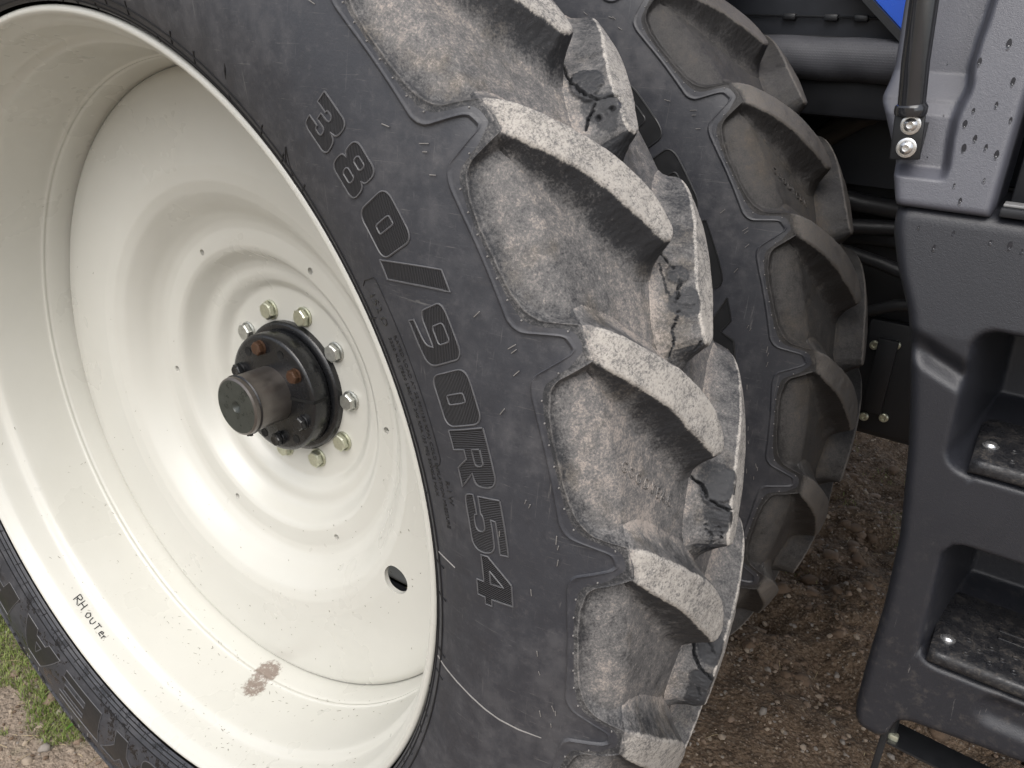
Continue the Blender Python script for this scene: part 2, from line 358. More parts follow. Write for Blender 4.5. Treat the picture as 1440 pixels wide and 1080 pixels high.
CR = {0: ([([(.453, -.24), (.474, -.368), (.4812, -.464), (.4812, -.505), (.4748, -.535), (.470, -.55)], .0030, .010), ([(.4844, -.521), (.4908, -.55), (.502, -.608)], .0022, .008), ([(.4804, -.583), (.4808, -.588)], .0050, .007), ([(.4892, -.586), (.4895, -.591)], .0042, .007)], [(.4692, -.413, 0, .020, 0, .0035), (.486, -.57, 0, .022, .0006, 0)]),
 1: ([([(.446, -.25), (.4492, -.273), (.4556, -.35)], .0028, .009), ([(.4628, -.408), (.4788, -.479)], .0026, .008), ([(.4590, -.30), (.4788, -.436), (.482, -.498), (.4764, -.529), (.4732, -.534)], .0015, .004), ([(.482, -.512), (.494, -.602), (.502, -.732)], .0017, .007), ([(.4844, -.67), (.482, -.732)], .0024, .008)], [(.460, -.38, 0, .013, 0, .0025), (.475, -.50, 0, .018, .0005, .0)]),
 2: ([([(.492, -.33), (.4756, -.409), (.4804, -.469), (.4788, -.502), (.474, -.535), (.469, -.545)], .0030, .011), ([(.4924, -.60), (.4876, -.788)], .0018, .008), ([(.4844, -.611), (.4852, -.705), (.486, -.75)], .0016, .007)], [(.464, -.41, 0, .024, 0, .0012), (.483, -.57, 0, .020, .0008, 0)]),
 3: ([([(.466, -.33), (.4708, -.374), (.4764, -.445), (.4772, -.488), (.474, -.531), (.47, -.562)], .0032, .011), ([(.4844, -.60), (.4836, -.72)], .0020, .008), ([(.456, -.37), (.458, -.42)], .0024, .006)], [(.458, -.40, 0, .022, .0008, 0), (.482, -.60, 0, .024, .0012, 0)])}
for k, (cr, fl) in CR.items(): SPECIAL[(1, k)] = lug_mesh('torn_tread_lug', True, 5, cr, .0011, fl)

tractor = bpy.data.objects.new('tractor', None); C.objects.link(tractor)
tractor['label'] = 'blue and black tractor with dual lugged rear tyres and black cab steps'
tractor['category'] = 'tractor'

def add_lugs(tyre, first):
    for k in range(NL):
        for side in (0, 1):
            me = (right_lugs if side else left_lugs)[(k*7+3) % 2]
            if first and (side, k) in SPECIAL: me = SPECIAL[(side, k)]
            o = bpy.data.objects.new('tread_lug', me); C.objects.link(o); o.parent = tyre
            a = TH0+(k*-1+.5*side)*PIT
            o.rotation_euler = (0, -a, 0)
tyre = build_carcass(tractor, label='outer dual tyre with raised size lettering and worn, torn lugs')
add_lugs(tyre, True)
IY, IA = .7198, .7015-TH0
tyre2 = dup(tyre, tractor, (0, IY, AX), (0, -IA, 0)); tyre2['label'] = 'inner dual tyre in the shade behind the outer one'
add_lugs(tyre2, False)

# ------------------------------------------------------------------ lettering on the sidewalls
def chaikin(P, n=2, keep=()):
    P = [np.array(p[:2], float) for p in P]
    for _ in range(n):
        Q = []
        for i in range(len(P)):
            a, b = P[i], P[(i+1) % len(P)]; Q += [a*.75+b*.25, a*.25+b*.75]
        P = Q
    return P
def spl(P, sharp):                    # corner cutting; points flagged 1 stay sharp
    P = [(np.array(p[:2], float), (len(p) > 2 and p[2]) or sharp) for p in P]
    for _ in range(3):
        Q = []
        n = len(P)
        for i in range(n):
            p, s_ = P[i]; a = P[i-1][0]; b = P[(i+1) % n][0]
            if s_: Q.append((p, True))
            else: Q += [(p*.75+a*.25, False), (p*.75+b*.25, False)]
        P = Q
    return [p for p, _ in P]
K = 1   # sharp
GL = {
 '3': (.86, [[(0, 1, K), (.50, 1), (.86, 1), (.86, .56), (.66, .52, K), (.88, .46), (.88, 0), (.45, 0), (0, 0), (0, .30, K), (.30, .30, K), (.30, .2), (.52, .2), (.52, .42), (.30, .42), (.22, .42, K), (.22, .60, K), (.5, .60), (.5, .78), (.3, .78), (.3, .70, K), (0, .70, K)]]),
 '8': (.90, [[(.45, 1), (.06, 1), (.04, .58), (.16, .52, K), (0, .46), (0, 0), (.45, 0), (.9, 0), (.9, .46), (.74, .52, K), (.86, .58), (.84, 1)], [(.45, .82), (.32, .82), (.32, .62), (.45, .62), (.58, .62), (.58, .82)], [(.45, .40), (.30, .40), (.30, .18), (.45, .18), (.60, .18), (.60, .40)]]),
 '0': (.98, [[(.49, 1.02), (0, 1.02), (0, .5), (0, -.02), (.49, -.02), (.98, -.02), (.98, .5), (.98, 1.02)], [(.49, .74), (.41, .74), (.40, .66, K), (.40, .34, K), (.41, .26), (.49, .26), (.57, .26), (.58, .34, K), (.58, .66, K), (.57, .74)]]),
 '/': (.86, [[(0, -.12, K), (.30, -.16, K), (.86, 1.34, K), (.56, 1.36, K)]]),
 '9': (.92, [[(.46, 1.04), (0, 1.04), (0, .72), (0, .36), (.46, .36), (.62, .36, K), (.55, .14), (.08, .10, K), (.06, -.06, K), (.52, -.06), (.92, .02), (.92, .6), (.92, 1.04)], [(.46, .86), (.30, .86), (.30, .70), (.30, .54), (.46, .54), (.62, .54), (.62, .70), (.62, .86)]]),
 'R': (1.0, [[(0, 1, K), (.55, 1), (.98, 1), (.98, .42), (.74, .40, K), (1.0, 0, K), (.66, 0, K), (.5, .32, K), (.34, .32, K), (.34, 0, K), (0, 0, K)], [(.34, .76, K), (.5, .76), (.62, .76), (.62, .54), (.5, .54), (.34, .54, K)]]),
 '5': (.95, [[(.06, 1, K), (.93, 1, K), (.93, .78, K), (.40, .78, K), (.38, .66, K), (.6, .66), (.95, .64), (.95, 0), (.48, 0), (0, 0), (0, .28, K), (.32, .28, K), (.34, .18), (.6, .18), (.6, .46), (.34, .46), (.30, .40, K), (.02, .42, K)]]),
 '4': (1.0, [[(.45, 1, K), (.86, 1, K), (.86, .42, K), (1.0, .42, K), (1.0, .22, K), (.86, .22, K), (.86, 0, K), (.54, 0, K), (.54, .22, K), (0, .22, K), (0, .42, K)], [(.28, .42, K), (.54, .42, K), (.54, .78, K)]]),
 'G': (1.0, [[(1, .72, K), (.68, .72, K), (.66, .8), (.34, .82), (.34, .5), (.34, .18), (.66, .2), (.68, .34, K), (.52, .34, K), (.52, .54, K), (1, .54, K), (1, .1), (.6, 0), (0, 0), (0, .5), (0, 1), (.5, 1), (1, 1)]]),
 'O': (1.05, [[(.52, 1), (0, 1), (0, .5), (0, 0), (.52, 0), (1.05, 0), (1.05, .5), (1.05, 1)], [(.52, .78), (.36, .78), (.36, .5), (.36, .22), (.52, .22), (.69, .22), (.69, .5), (.69, .78)]]),
 'D': (1.0, [[(0, 1, K), (.5, 1), (1, 1), (1, .5), (1, 0), (.5, 0), (0, 0, K)], [(.34, .76, K), (.5, .76), (.66, .74), (.66, .5), (.66, .26), (.5, .24), (.34, .24, K)]]),
 'Y': (1.1, [[(0, 1, K), (.38, 1, K), (.55, .68, K), (.72, 1, K), (1.1, 1, K), (.72, .42, K), (.72, 0, K), (.38, 0, K), (.38, .42, K)]]),
 'E': (.85, [[(0, 1, K), (.85, 1, K), (.85, .78, K), (.34, .78, K), (.34, .62, K), (.78, .62, K), (.78, .40, K), (.34, .40, K), (.34, .22, K), (.85, .22, K), (.85, 0, K), (0, 0, K)]]),
 'A': (1.1, [[(.36, 1, K), (.74, 1, K), (1.1, 0, K), (.74, 0, K), (.69, .16, K), (.41, .16, K), (.36, 0, K), (0, 0, K)], [(.55, .68, K), (.63, .36, K), (.47, .36, K)]]),
}
def glyph(ch, s0, hgt, tha, thb, parent, mats, label=None, hdeg=0., rad=.0011, slant=0.):
    wd, loops = GL[ch]; wpx = (tha-thb)*.84; sx = wpx/wd
    pts = []; edges = []; rims = []
    for lp in loops:
        Q = spl(lp, False); R_ = []
        for i in range(len(Q)):
            a, b = Q[i], Q[(i+1) % len(Q)]; n = max(1, int(np.hypot((b-a)[0]*sx, (b-a)[1]*hgt)/.006))
            R_ += [a+(b-a)*j/n for j in range(n)]
        # drop coincident points
        R2 = [R_[0]]
        for p in R_[1:]:
            if np.hypot(*(p-R2[-1])) > 1e-3: R2.append(p)
        n0 = len(pts); pts += R2; edges += [(n0+i, n0+(i+1) % len(R2)) for i in range(len(R2))]; rims.append(R2)
    for gx in np.arange(0, wd, .17):
        for gy in np.arange(-.1, 1.3, .17): pts.append(np.array([gx+.031, gy+.021]))
    vo, eo, fo = delaunay_2d_cdt([Vector((p[0], p[1])) for p in pts], edges, [], 2, 1e-5)[:3]
    def mp(x, y, h):
        th = tha-((x+slant*y)*sx)/.84
        return surf(np.array(s0+y*hgt), np.array(th), np.array(h-.0035))
    used = sorted({i for f in fo for i in f}); ren = {u: i for i, u in enumerate(used)}
    V = [mp(vo[u][0], vo[u][1], .0006) for u in used]; F = [[ren[i] for i in f][::-1] for f in fo]
    uvs = [(vo[u][0]*sx, vo[u][1]*hgt) for u in used]
    mb = MB(); mb.add(V, F, 0); nb = len(F)
    for R2 in rims:
        lp = [mp(p[0], p[1], .0007) for p in R2]+[mp(R2[0][0], R2[0][1], .0007)]
        mb.tube(lp, rad, 5, caps=False, mi=1)
    o = mb.build('raised_letter' if ch.isalpha() else 'raised_digit', mats, parent, loc=(0, 0, 0), label=label)
    uvl = o.data.uv_layers.new(name='UVMap'); c, s_ = math.cos(hdeg), math.sin(hdeg)
    # make sure faces look outwards
    for p in o.data.polygons:
        if p.material_index == 0:
            for li in p.loop_indices:
                u = uvs[o.data.loops[li].vertex_index]; uvl.data[li].uv = (u[0]*c-u[1]*s_, u[0]*s_+u[1]*c)
    return o
MH = mat_hatch(); MR = simple('letter_edge_rubber', (.085, .085, .09), .5, 0, 90, .4)  # MR: light caught by the raised outlines is put into its paler colour
MG = simple('smooth_black_rubber', (.016, .0165, .018), .4, 0, 60, .2)
T = lambda t: TH0+t*PIT
for ch, a, b, hd in (('3', .62, .43, .9), ('8', .335, .125, .9), ('0', .03, -.245, .9), ('/', -.255, -.56, .7), ('9', -.61, -.89, .5), ('0', -.965, -1.245, .15), ('R', -1.29, -1.61, 1.57), ('5', -1.675, -2.01, 1.57), ('4', -2.055, -2.36, .9)):
    if ch in '80': hd = hd
    glyph(ch, .1085, .0505, T(a+.012), T(b-.012), tyre, [MH, MR], hdeg=hd)
# maker's name: low on the left of the outer tyre and in the shade of the inner one
name = 'GOODYEAR'; cen = {4: -1.755, 5: -1.950, 6: -2.170, 7: -2.405}
step_ = .195
for i, ch in enumerate(name):
    c = cen.get(i, -1.760+(4-i)*step_); hw = .092
    glyph(ch, .060, .104, c+hw, c-hw, tyre, [MG, MR], rad=.0012)
for rep in (0.93, 0.93-PI):
    for i, ch in enumerate(name):
        c = rep-.165*i; glyph(ch, .098, .066, c+.07, c-.07, tyre2, [MG, MG], rad=.0016)

def text_on(parent, txt, fn, size, name='moulded_text', mat=None, extr=.0005, bold=.0, res=2, space=1.):
    cu = bpy.data.curves.new('t', 'FONT'); cu.body = txt; cu.space_character = space; cu.size = size; cu.extrude = 0; cu.offset = bold; cu.resolution_u = res
    ob = bpy.data.objects.new('t', cu); C.objects.link(ob); dg = bpy.context.evaluated_depsgraph_get()
    me = bpy.data.meshes.new_from_object(ob.evaluated_get(dg)); bpy.data.objects.remove(ob)
    bm = bmesh.new(); bm.from_mesh(me); bmesh.ops.remove_doubles(bm, verts=bm.verts, dist=1e-6)
    ge = bmesh.ops.extrude_face_region(bm, geom=list(bm.faces)); 
    for g in ge['geom']:
        if isinstance(g, bmesh.types.BMVert): g.co.z = extr
    for v in bm.verts: v.co = Vector(fn(v.co.x, v.co.y, v.co.z))
    bm.to_mesh(me); bm.free(); me.materials.clear(); me.materials.append(mat); me.name = name
    o = bpy.data.objects.new(name, me); C.objects.link(o); o.parent = parent; return o
def side_fn(th0, s0, rad): return lambda x, y, z: surf(np.array(s0+y), np.array(th0-x/rad), np.array(z-.0036))
text_on(tyre, '152 D', side_fn(T(-.36), .0545, .765), .017, mat=MG, bold=.0003)
text_on(tyre, 'RATED LOAD AT 22 PSI(150 KPA) COLD INFLATION PRESSURE', side_fn(T(-.66), .0665, .765), .0085, mat=MG, extr=.0007)
text_on(tyre, '3550 KG (7830 LBS) AT 240 KPA (35 PSI) SINGLE MAX', side_fn(T(-.66), .0545, .765), .0085, mat=MG, extr=.0007)
text_on(tyre, 'R-1 W', side_fn(T(-1.60), .079, .77), .011, mat=MG, extr=.0008)
mb = MB()
def sidepath(pts, h=-.0032): return [surf(np.array(s), np.array(T(t)), np.array(h)) for s, t in pts]
def arcp(s, t0, t1, n): return [(s if not callable(s) else s(k/n), t0+(t1-t0)*k/n) for k in range(n+1)]
bx = [(.058, -.28), (.078, -.30)]+arcp(.080, -.32, -1.46, 26)+[(.076, -1.50), (.060, -1.52)]
mb.tube(sidepath(bx), .0006, 4)
mb.tube(sidepath([(.050, -.30), (.058, -.28)]), .0006, 4)
mb.build('text_frame_line', MG, tyre, loc=(0, 0, 0))
def pocket_fn(x, y, z):
    s_ = .3134+.774*x+.634*y; t_ = -1.588*PIT-.634*x+.774*y
    return surf(np.array(s_), np.array(TH0+t_), np.array(-float(depth(s_))+z-.0004))
pt = text_on(tyre, 'GOODYEAR', pocket_fn, .0185, name='moulded_name', mat=MT, extr=.0022, bold=-.0002, space=1.42)
at = pt.data.attributes.new('dust', 'FLOAT', 'POINT'); at.data.foreach_set('value', np.full(len(pt.data.vertices), .60, dtype=np.float32))
for k in (4, -4, 8, 12): dup(pt, tyre, (0, 0, 0), (0, -k*PIT, 0))
dup(pt, tyre2, (0, 0, 0), (0, PIT*-1, 0)); dup(pt, tyre2, (0, 0, 0), (0, PIT*3, 0))
# mould rings and ticks round the bead
mb = MB()
for s, r_t in ((.012, .0011), (.022, .0011), (.036, .0013)):
    mb.tube(sidepath(arcp(s, 0, 26, 300)), r_t, 4, caps=False)
for k in range(26*4):
    t = k/4+random.uniform(-.04, .04); a = random.choice(((.004, .017), (.010, .027), (.026, .046)))
    mb.tube(sidepath([(a[0], t), (a[1], t-.015)]), .0012, 4)
mb.tube(sidepath([(.022, 1.33), (.06, 1.37), (.16, 1.48)]), .0013, 4); mb.tube(sidepath([(.034, .66), (.058, .70), (.030, .58)]), .0013, 4)
o = mb.build('bead_line', MG, tyre, loc=(0, 0, 0)); o['kind'] = 'stuff'
MB0 = simple('matt_black_line', (.006, .006, .007), .7); o.data.materials[0] = MB0
# rubber vent whiskers
MW = simple('pale_scuffed_rubber', (.22, .21, .20), .6)
mb = MB()
vents = []
for k in range(NL):
    for (s, t) in ((.194, .283), (.218, .084), (.217, .045), (.216, -.036)): 
        q = random.uniform(-.02, .02); vents.append((s+q*.2, -k+t+q))
vents += [(.185, -1.22), (.229, -1.407), (.19, -1.695), (.184, -2.226), (.15, -1.9), (.19, -2.6), (.2, -3.0)]
for s, t in vents:
    l = random.uniform(.005, .012); a = math.radians(-45+(.25-max(-2.4, min(.25, t)))*54)+random.uniform(-.18, .18)
    p0 = surf(np.array(s), np.array(T(t)), np.array(-.0030)); p1 = surf(np.array(s+l*math.cos(a)), np.array(T(t)+l*math.sin(a)*1.1), np.array(random.uniform(-.002, .001)))
    mb.tube([p0, p1], .0006, 4)
for k in range(NL):                              # little nubs along the shoulder band
    for t in np.arange(-.92, -.08, .105):
        a, b = so_f(t), si_f(t); p0 = surf(np.array((a+b)/2), np.array(T(t-k)), np.array(0.)); p1 = surf(np.array((a+b)/2), np.array(T(t-k)), np.array(.0016))
        mb.tube([p0, p1], [.0011, .0008], 5)
o = mb.build('vent_whiskers', MW, tyre, loc=(0, 0, 0)); o['kind'] = 'stuff'
o = dup(o, tyre2, (0, 0, 0), (0, 0, 0))
mb = MB()
mb.tube(sidepath([(.027, -3.10), (.05, -3.11), (.074, -3.13), (.102, -3.155), (.125, -3.17), (.147, -3.178), (.175, -3.17), (.205, -3.15)]), [.0011]*7+[.0006], 5)
mb.tube(sidepath([(.034, -2.165), (.05, -2.18), (.071, -2.216)]), .0009, 5)
mb.build('moulded_seam', MW, tyre, loc=(0, 0, 0))['kind'] = 'stuff'

# ------------------------------------------------------------------ the rim
def ray_pt(px, py, y=None, z=None):
    d = f_*1.0+r2*((px-720)/1107.87)-u2*((py-540)/1107.87); o = Vector(CP)-OZ
    t = (y-o.y)/d.y if y is not None else (z-o.z)/d.z
    return o+d*t
STAIN = [(0, 0, 0), (0, 0, 0)]
def barrel_hit(px, py, rad):
    d = f_*1.0+r2*((px-720)/1107.87)-u2*((py-540)/1107.87); o = Vector(CP)-OZ
    a = d.x**2+d.z**2; b = 2*(o.x*d.x+o.z*d.z); c = o.x**2+o.z**2-rad**2
    t = (-b+math.sqrt(b*b-4*a*c))/(2*a); return o+d*t
s1 = barrel_hit(375, 942, .645)+OZ; s2 = barrel_hit(358, 965, .655)+OZ
STAIN = [tuple(s1), tuple(s2)]
MP = mat_paint()
DISC = np.array([(0, .386), (.212, .386), (.216, .3845), (.226, .374), (.236, .3655), (.246, .3625), (.262, .362), (.275, .356), (.287, .340), (.298, .323), (.309, .3165), (.327, .3155), (.345, .3155), (.360, .311), (.378, .298), (.398, .276), (.418, .257), (.440, .247), (.470, .244), (.52, .246), (.60, .250), (.628, .254), (.636, .258), (.642, .264)])
def disc_y(r):
    return np.interp(r, _dr, _dy)
_dr = np.linspace(0, .642, 900); _dy = np.interp(_dr, DISC[:, 0], DISC[:, 1]); _k = np.ones(9)/9
_dy[:-20] = np.convolve(np.pad(_dy, 4, mode='edge'), _k, 'valid')[:-20]
HOLES = []
for px, py in ((285, 355), (437, 381), (250, 518), (544, 605), (474, 755), (335, 697)):
    p = ray_pt(px, py, y=.317); HOLES.append((math.atan2(p.z, p.x), math.hypot(p.x, p.z), .0068))
p = ray_pt(560, 813, y=.252); HOLES.append((math.atan2(p.z, p.x), math.hypot(p.x, p.z), .029))
def build_disc(parent):
    nth = 540; rr = np.r_[.02, np.linspace(.10, .30, 44)[:-1], np.linspace(.30, .35, 22)[:-1], np.linspace(.35, .43, 18)[:-1], np.linspace(.43, .52, 30)[:-1], np.linspace(.52, .642, 22)]
    th = np.arange(nth)*2*PI/nth; Rg, Tg = np.meshgrid(rr, th, indexing='ij')
    X = Rg*np.cos(Tg); Z = Rg*np.sin(Tg); kill = np.zeros(X.shape, bool); ring = []
    for (a, r, rad) in HOLES:
        cx, cz = r*math.cos(a), r*math.sin(a); d = np.hypot(X-cx, Z-cz); kill |= d < rad*.80
        sn = (d >= rad*.80) & (d < rad+.0035); k = rad/d[sn]
        X[sn] = cx+(X[sn]-cx)*k; Z[sn] = cz+(Z[sn]-cz)*k
    R2 = np.hypot(X, Z); Y = disc_y(R2); V = np.stack([X, Y, Z], -1).reshape(-1, 3)
    F = grid_faces(len(rr), nth, True); K_ = kill.ravel(); F = F[~K_[F].any(1)]
    bm = bmesh.new(); vs = [bm.verts.new(v) for v in V]
    for f in F:
        try: bm.faces.new([vs[i] for i in f])
        except Exception: pass
    for v in [v for v in bm.verts if not v.link_faces]: bm.verts.remove(v)
    be = [e for e in bm.edges if e.is_boundary and .25 < math.hypot(e.verts[0].co.x, e.verts[0].co.z) < .55]
    g = bmesh.ops.extrude_edge_only(bm, edges=be)
    for v in g['geom']:
        if isinstance(v, bmesh.types.BMVert): v.co.y += .010
    bmesh.ops.recalc_face_normals(bm, faces=bm.faces)
    me = bpy.data.meshes.new('wheel_disc'); bm.to_mesh(me); bm.free(); me.materials.append(MP)
    smooth_angle(me, math.radians(40))
    o = bpy.data.objects.new('wheel_disc', me); C.objects.link(o); o.parent = parent; return o
mb = MB()
RIM = [(.004, .7125), (.000, .7135), (-.004, .7125), (-.0065, .709), (-.0065, .7045), (-.003, .7005), (.004, .697), (.012, .691), (.020, .6865), (.030, .6845), (.062, .6790), (.068, .6765), (.074, .6700), (.080, .6650), (.092, .6625), (.190, .6560), (.203, .6550), (.2055, .6520), (.209, .6520), (.212, .6530), (.218, .6500), (.262, .6430), (.29, .645), (.31, .67), (.33, .712), (.326, .716), (.30, .69), (.26, .655), (.10, .668), (.085, .680), (.07, .695), (.02, .70)]
def fine(P, n=3):
    P = [np.array(p) for p in P]
    for _ in range(2):
        Q = []
        for i in range(len(P)):
            a, b = P[i], P[(i+1) % len(P)]; Q += [a*.8+b*.2, a*.2+b*.8]
        P = Q
    return P
mb.lathe(fine(RIM), 256, closed=True)
rim = mb.build('wheel_rim', MP, tractor, angle=50, label='ivory painted outer rim barrel')
disc = build_disc(tractor); disc.location = (0, 0, AX); disc['label'] = 'ivory pressed disc of the outer wheel'
rim2 = dup(rim, tractor, (0, IY, AX)); rim2['label'] = 'inner wheel rim behind the outer disc'
mb = MB(); mb.lathe([(.02, .64), (.05, .45), (-.02, .33), (-.06, .2), (-.06, .02)], 96); o = mb.build('wheel_disc', MP, rim2, loc=(0, 0, 0))

# handwriting RH OUTER on the barrel
MI = simple('black_marker_ink', (.02, .02, .022), .6)
strokes = {'R': [[(0, 0), (0, 1)], [(0, 1), (.45, .95), (.5, .65), (.05, .5)], [(.1, .5), (.6, 0)]], 'H': [[(0, 0), (.05, 1)], [(.5, 0), (.5, 1)], [(0, .5), (.5, .52)]],
 'O': [[(.25, .7), (.02, .4), (.15, .02), (.42, .1), (.48, .5), (.25, .7)]], 'U': [[(0, .65), (.05, .1), (.3, 0), (.45, .2), (.45, .65)]], 'T': [[(0, .75), (.5, .78)], [(.25, .75), (.22, 0)]],
 'e': [[(.05, .35), (.4, .4), (.3, .62), (.08, .5), (.08, .1), (.4, .08)]], 'r': [[(.05, .5), (.08, 0)], [(.08, .35), (.3, .55)]]}
mb = MB(); x = 0
for ch in 'RH OUTer':
    if ch == ' ': x += .35; continue
    for st in strokes[ch]:
        pts = []
        for i in range(len(st)-1):
            for j in range(4): pts.append((st[i][0]+(st[i+1][0]-st[i][0])*j/4, st[i][1]+(st[i+1][1]-st[i][1])*j/4))
        pts.append(st[-1])
        P3 = []
        for (a, b) in pts:
            px = 103+(x+a)*8.6+b*9.5; py = 843+(x+a)*12.0-b*7.0
            q = barrel_hit(px, py, .6815); q = q*1; rr_ = .6830-(q.y-.035)*.17; k = (rr_-.0006)/math.hypot(q.x, q.z); P3.append((q.x*k, q.y, q.z*k))
        mb.tube(P3, .00105, 4)
    x += .72 if ch not in 'er' else .5
mb.build('marker_writing', MI, rim, loc=(0, 0, 0))

# ------------------------------------------------------------------ hub, shaft and bolts
MBK = simple('black_hub_paint', (.010, .0105, .012), .26, 0, 60, .5, .4, .6, 220)
MSH = simple('smoked_steel_shaft', (.17, .155, .145), .34, .75, 22, .55, .15)
MZN = simple('zinc_plated_bolt', (.52, .53, .50), .33, .8, 150, .45, .2)
MYZ = simple('yellow_zinc_bolt', (.55, .56, .44), .33, .75, 130, .35, .2)
MRU = simple('rusty_bolt', (.075, .036, .018), .6, .3, 150, .9, .6)
MEND = simple('painted_shaft_end', (.045, .05, .045), .3, .2, 40, .9, .2)
hub = MB()
hub.lathe([(.386, .143), (.374, .143), (.3712, .1408), (.3695, .137), (.3690, .132), (.3690, .10)], 96)
hub.lathe([(.3690, .118), (.3665, .118), (.3650, .1275), (.3640, .128), (.3290, .128), (.3260, .1265), (.3235, .1225), (.3225, .118), (.3225, .05)], 128)
ho = hub.build('axle_hub', MBK, tractor, angle=32, label='black split taper hub clamped on the axle')
mb = MB()
mb.box((.060, .3205, -.0030), (.1286, .3600, .0030), R=Matrix.Rotation(math.radians(-7), 3, 'Y'))
mb.build('clamp_slot', simple('slot_shadow_paint', (.003, .003, .003), .9), ho, loc=(0, 0, 0))
def hex_bolt(r, h, wash, mi_=0, flip=True):
    m = MB()
    m.lathe([(0, wash), (-.0028, wash), (-.0036, wash*.93), (-.0036, r*.5)], 32)
    m.lathe([(-.0036, r*1.0), (-.0055, r*1.0)], 32)
    bm = bmesh.new(); a0 = 0
    prof = [(-.0045, 1), (-h, 1), (-h-.0022, .84), (-h-.0022, .60)]
    V = []; F = []
    for i, (y, k) in enumerate(prof):
        for j in range(12):
            a = j*PI/6; rad = r*k*(1.0 if (j % 2 == 0) else math.cos(PI/6)) if i < 2 else r*k*.94
            V.append((rad*math.cos(a), y, rad*math.sin(a)))
    for i in range(3):
        for j in range(12): F.append([i*12+j, i*12+(j+1) % 12, (i+1)*12+(j+1) % 12, (i+1)*12+j])
    F.append([36+j for j in range(12)]); bm.free()
    V.append((0, -h-.0012, 0)); F.pop(); F += [[36+j, 36+(j+1) % 12, 48] for j in range(12)]
    m.add(V, F); return m
bz = hex_bolt(.0192, .0150, .0215); proto = bz.build('wheel_bolt', MZN, disc, loc=(0, 0, 0), angle=25)
by_ = bz.build('wheel_bolt', MYZ, disc, loc=(0, 0, 0), angle=25)
for k in range(10):
    a = math.radians(111-36*k+1.2); pr = (proto, by_)[k in (0, 1, 5, 4, 6)]
    o = pr if pr.location.length == 0 else dup(pr, disc)
    o.location = (.1675*math.cos(a), .3855, .1675*math.sin(a)); o.rotation_euler = (0, random.uniform(0, 1), 0)
# recesses round the bolts: flat pressed pads
mb = MB(); 
sb = hex_bolt(.0148, .0140, .0155); pb = sb.build('hub_bolt', MBK, ho, loc=(0, 0, 0), angle=25); pr_ = sb.build('hub_bolt', MRU, ho, loc=(0, 0, 0), angle=25, label='rusty hub bolt')
for i, (px, py, rust) in enumerate(((361, 486, 1), (331, 519, 0), (411.5, 530, 1), (424, 597.6, 0), (391, 626, 0))):
    p = ray_pt(px, py, y=.313); pr = (pb, pr_)[rust]; o = pr if pr.location.length == 0 else dup(pr, ho)
    rr_ = .100; a = math.atan2(p.z, p.x); o.location = (rr_*math.cos(a), .3226, rr_*math.sin(a)); o.rotation_euler = (0, random.uniform(0, 1), 0)
o = dup(pb, ho); a = math.radians(225); o.location = (.1*math.cos(a), .3226, .1*math.sin(a))
MHOLE = simple('dark_thread', (.004, .004, .004), .8)
h0 = None
for i, (px, py) in enumerate(((349, 494), (394, 499.5), (371.5, 611), (418, 620))):
    p = ray_pt(px, py, y=.3225); a = math.atan2(p.z, p.x); rr_ = min(math.hypot(p.x, p.z), .108)
    m = MB(); m.lathe([(-.0006, .0094), (-.0004, .0086), (.0, .0080), (.0, 0.0001)], 24)
    if h0 is None: o = h0 = m.build('threaded_hole', MHOLE, ho)
    else: o = dup(h0, ho)
    o.location = (rr_*math.cos(a), .3222, rr_*math.sin(a))
text_on(ho, 'IIIIIIIIIII', lambda x, y, z: ((.062-x*.0)*1*0+(.083+y)*math.cos(1.95-x/.083), .3224-z*.6, (.083+y)*math.sin(1.95-x/.083)), .008, name='stamped_text', mat=MSH, extr=.0004)
mb = MB()
mb.lathe([(.34, .0600), (.250, .0600), (.2495, .0560), (.2445, .0560), (.244, .0605), (.2395, .0612), (.2350, .0605), (.2330, .0575), (.2322, .0560)], 96, mi=0)
mb.lathe([(.2322, .0560), (.2325, .013), (.236, .010), (.240, .0001)], 96, mi=1)
sh = mb.build('axle_shaft', [MSH, MEND], tractor, label='bare end of the axle shaft sticking out of the hub')
mb = MB(); rg = Matrix.Rotation(math.radians(-100), 3, 'Y')
mb.box((.058, .2445, -.004), (.067, .2495, .002)); mb.box((.058, .2445, .006), (.066, .2495, .011))
mb.lathe([(.2493, .0605), (.2470, .0632), (.2447, .0605)], 96)
mb.build('retaining_ring', MBK, sh, loc=(0, 0, 0)).rotation_euler = (0, math.radians(78), 0)
# ------------------------------------------------------------------ cab steps and rear panel (textured black plastic)
MPL = mat_plastic()
MBKP = simple('black_bracket_paint', (.012, .013, .015), .4, 0, 60, .4, .15)
MPIPE = simple('gloss_black_tube', (.02, .021, .024), .12, 0, 30, .3, .03, .9)
def sstep(x, a, b): t = np.clip((x-a)/(b-a), 0, 1); return t*t*(3-2*t)
def lin(pts, z):
    P = np.array(sorted(pts)); return np.interp(z, P[:, 0], P[:, 1])
def smooth_lin(pts, z, wd=.012):
    return sum(lin(pts, z+o) for o in np.linspace(-wd, wd, 7))/7
LE = [(-.262, 1.196), (-.242, 1.1905), (-.157, 1.189), (-.048, 1.190), (.075, 1.184), (.205, 1.165), (.286, 1.149), (.352, 1.134), (.370, 1.128), (.395, 1.122), (.452, 1.094), (.504, 1.077), (.530, 1.075)]
def rrect(x, z, x0, x1, z0, z1, r):
    cx, cz = (x0+x1)/2, (z0+z1)/2; qx = np.abs(x-cx)-((x1-x0)/2-r); qz = np.abs(z-cz)-((z1-z0)/2-r)
    return np.hypot(np.maximum(qx, 0), np.maximum(qz, 0))+np.minimum(np.maximum(qx, qz), 0)-r
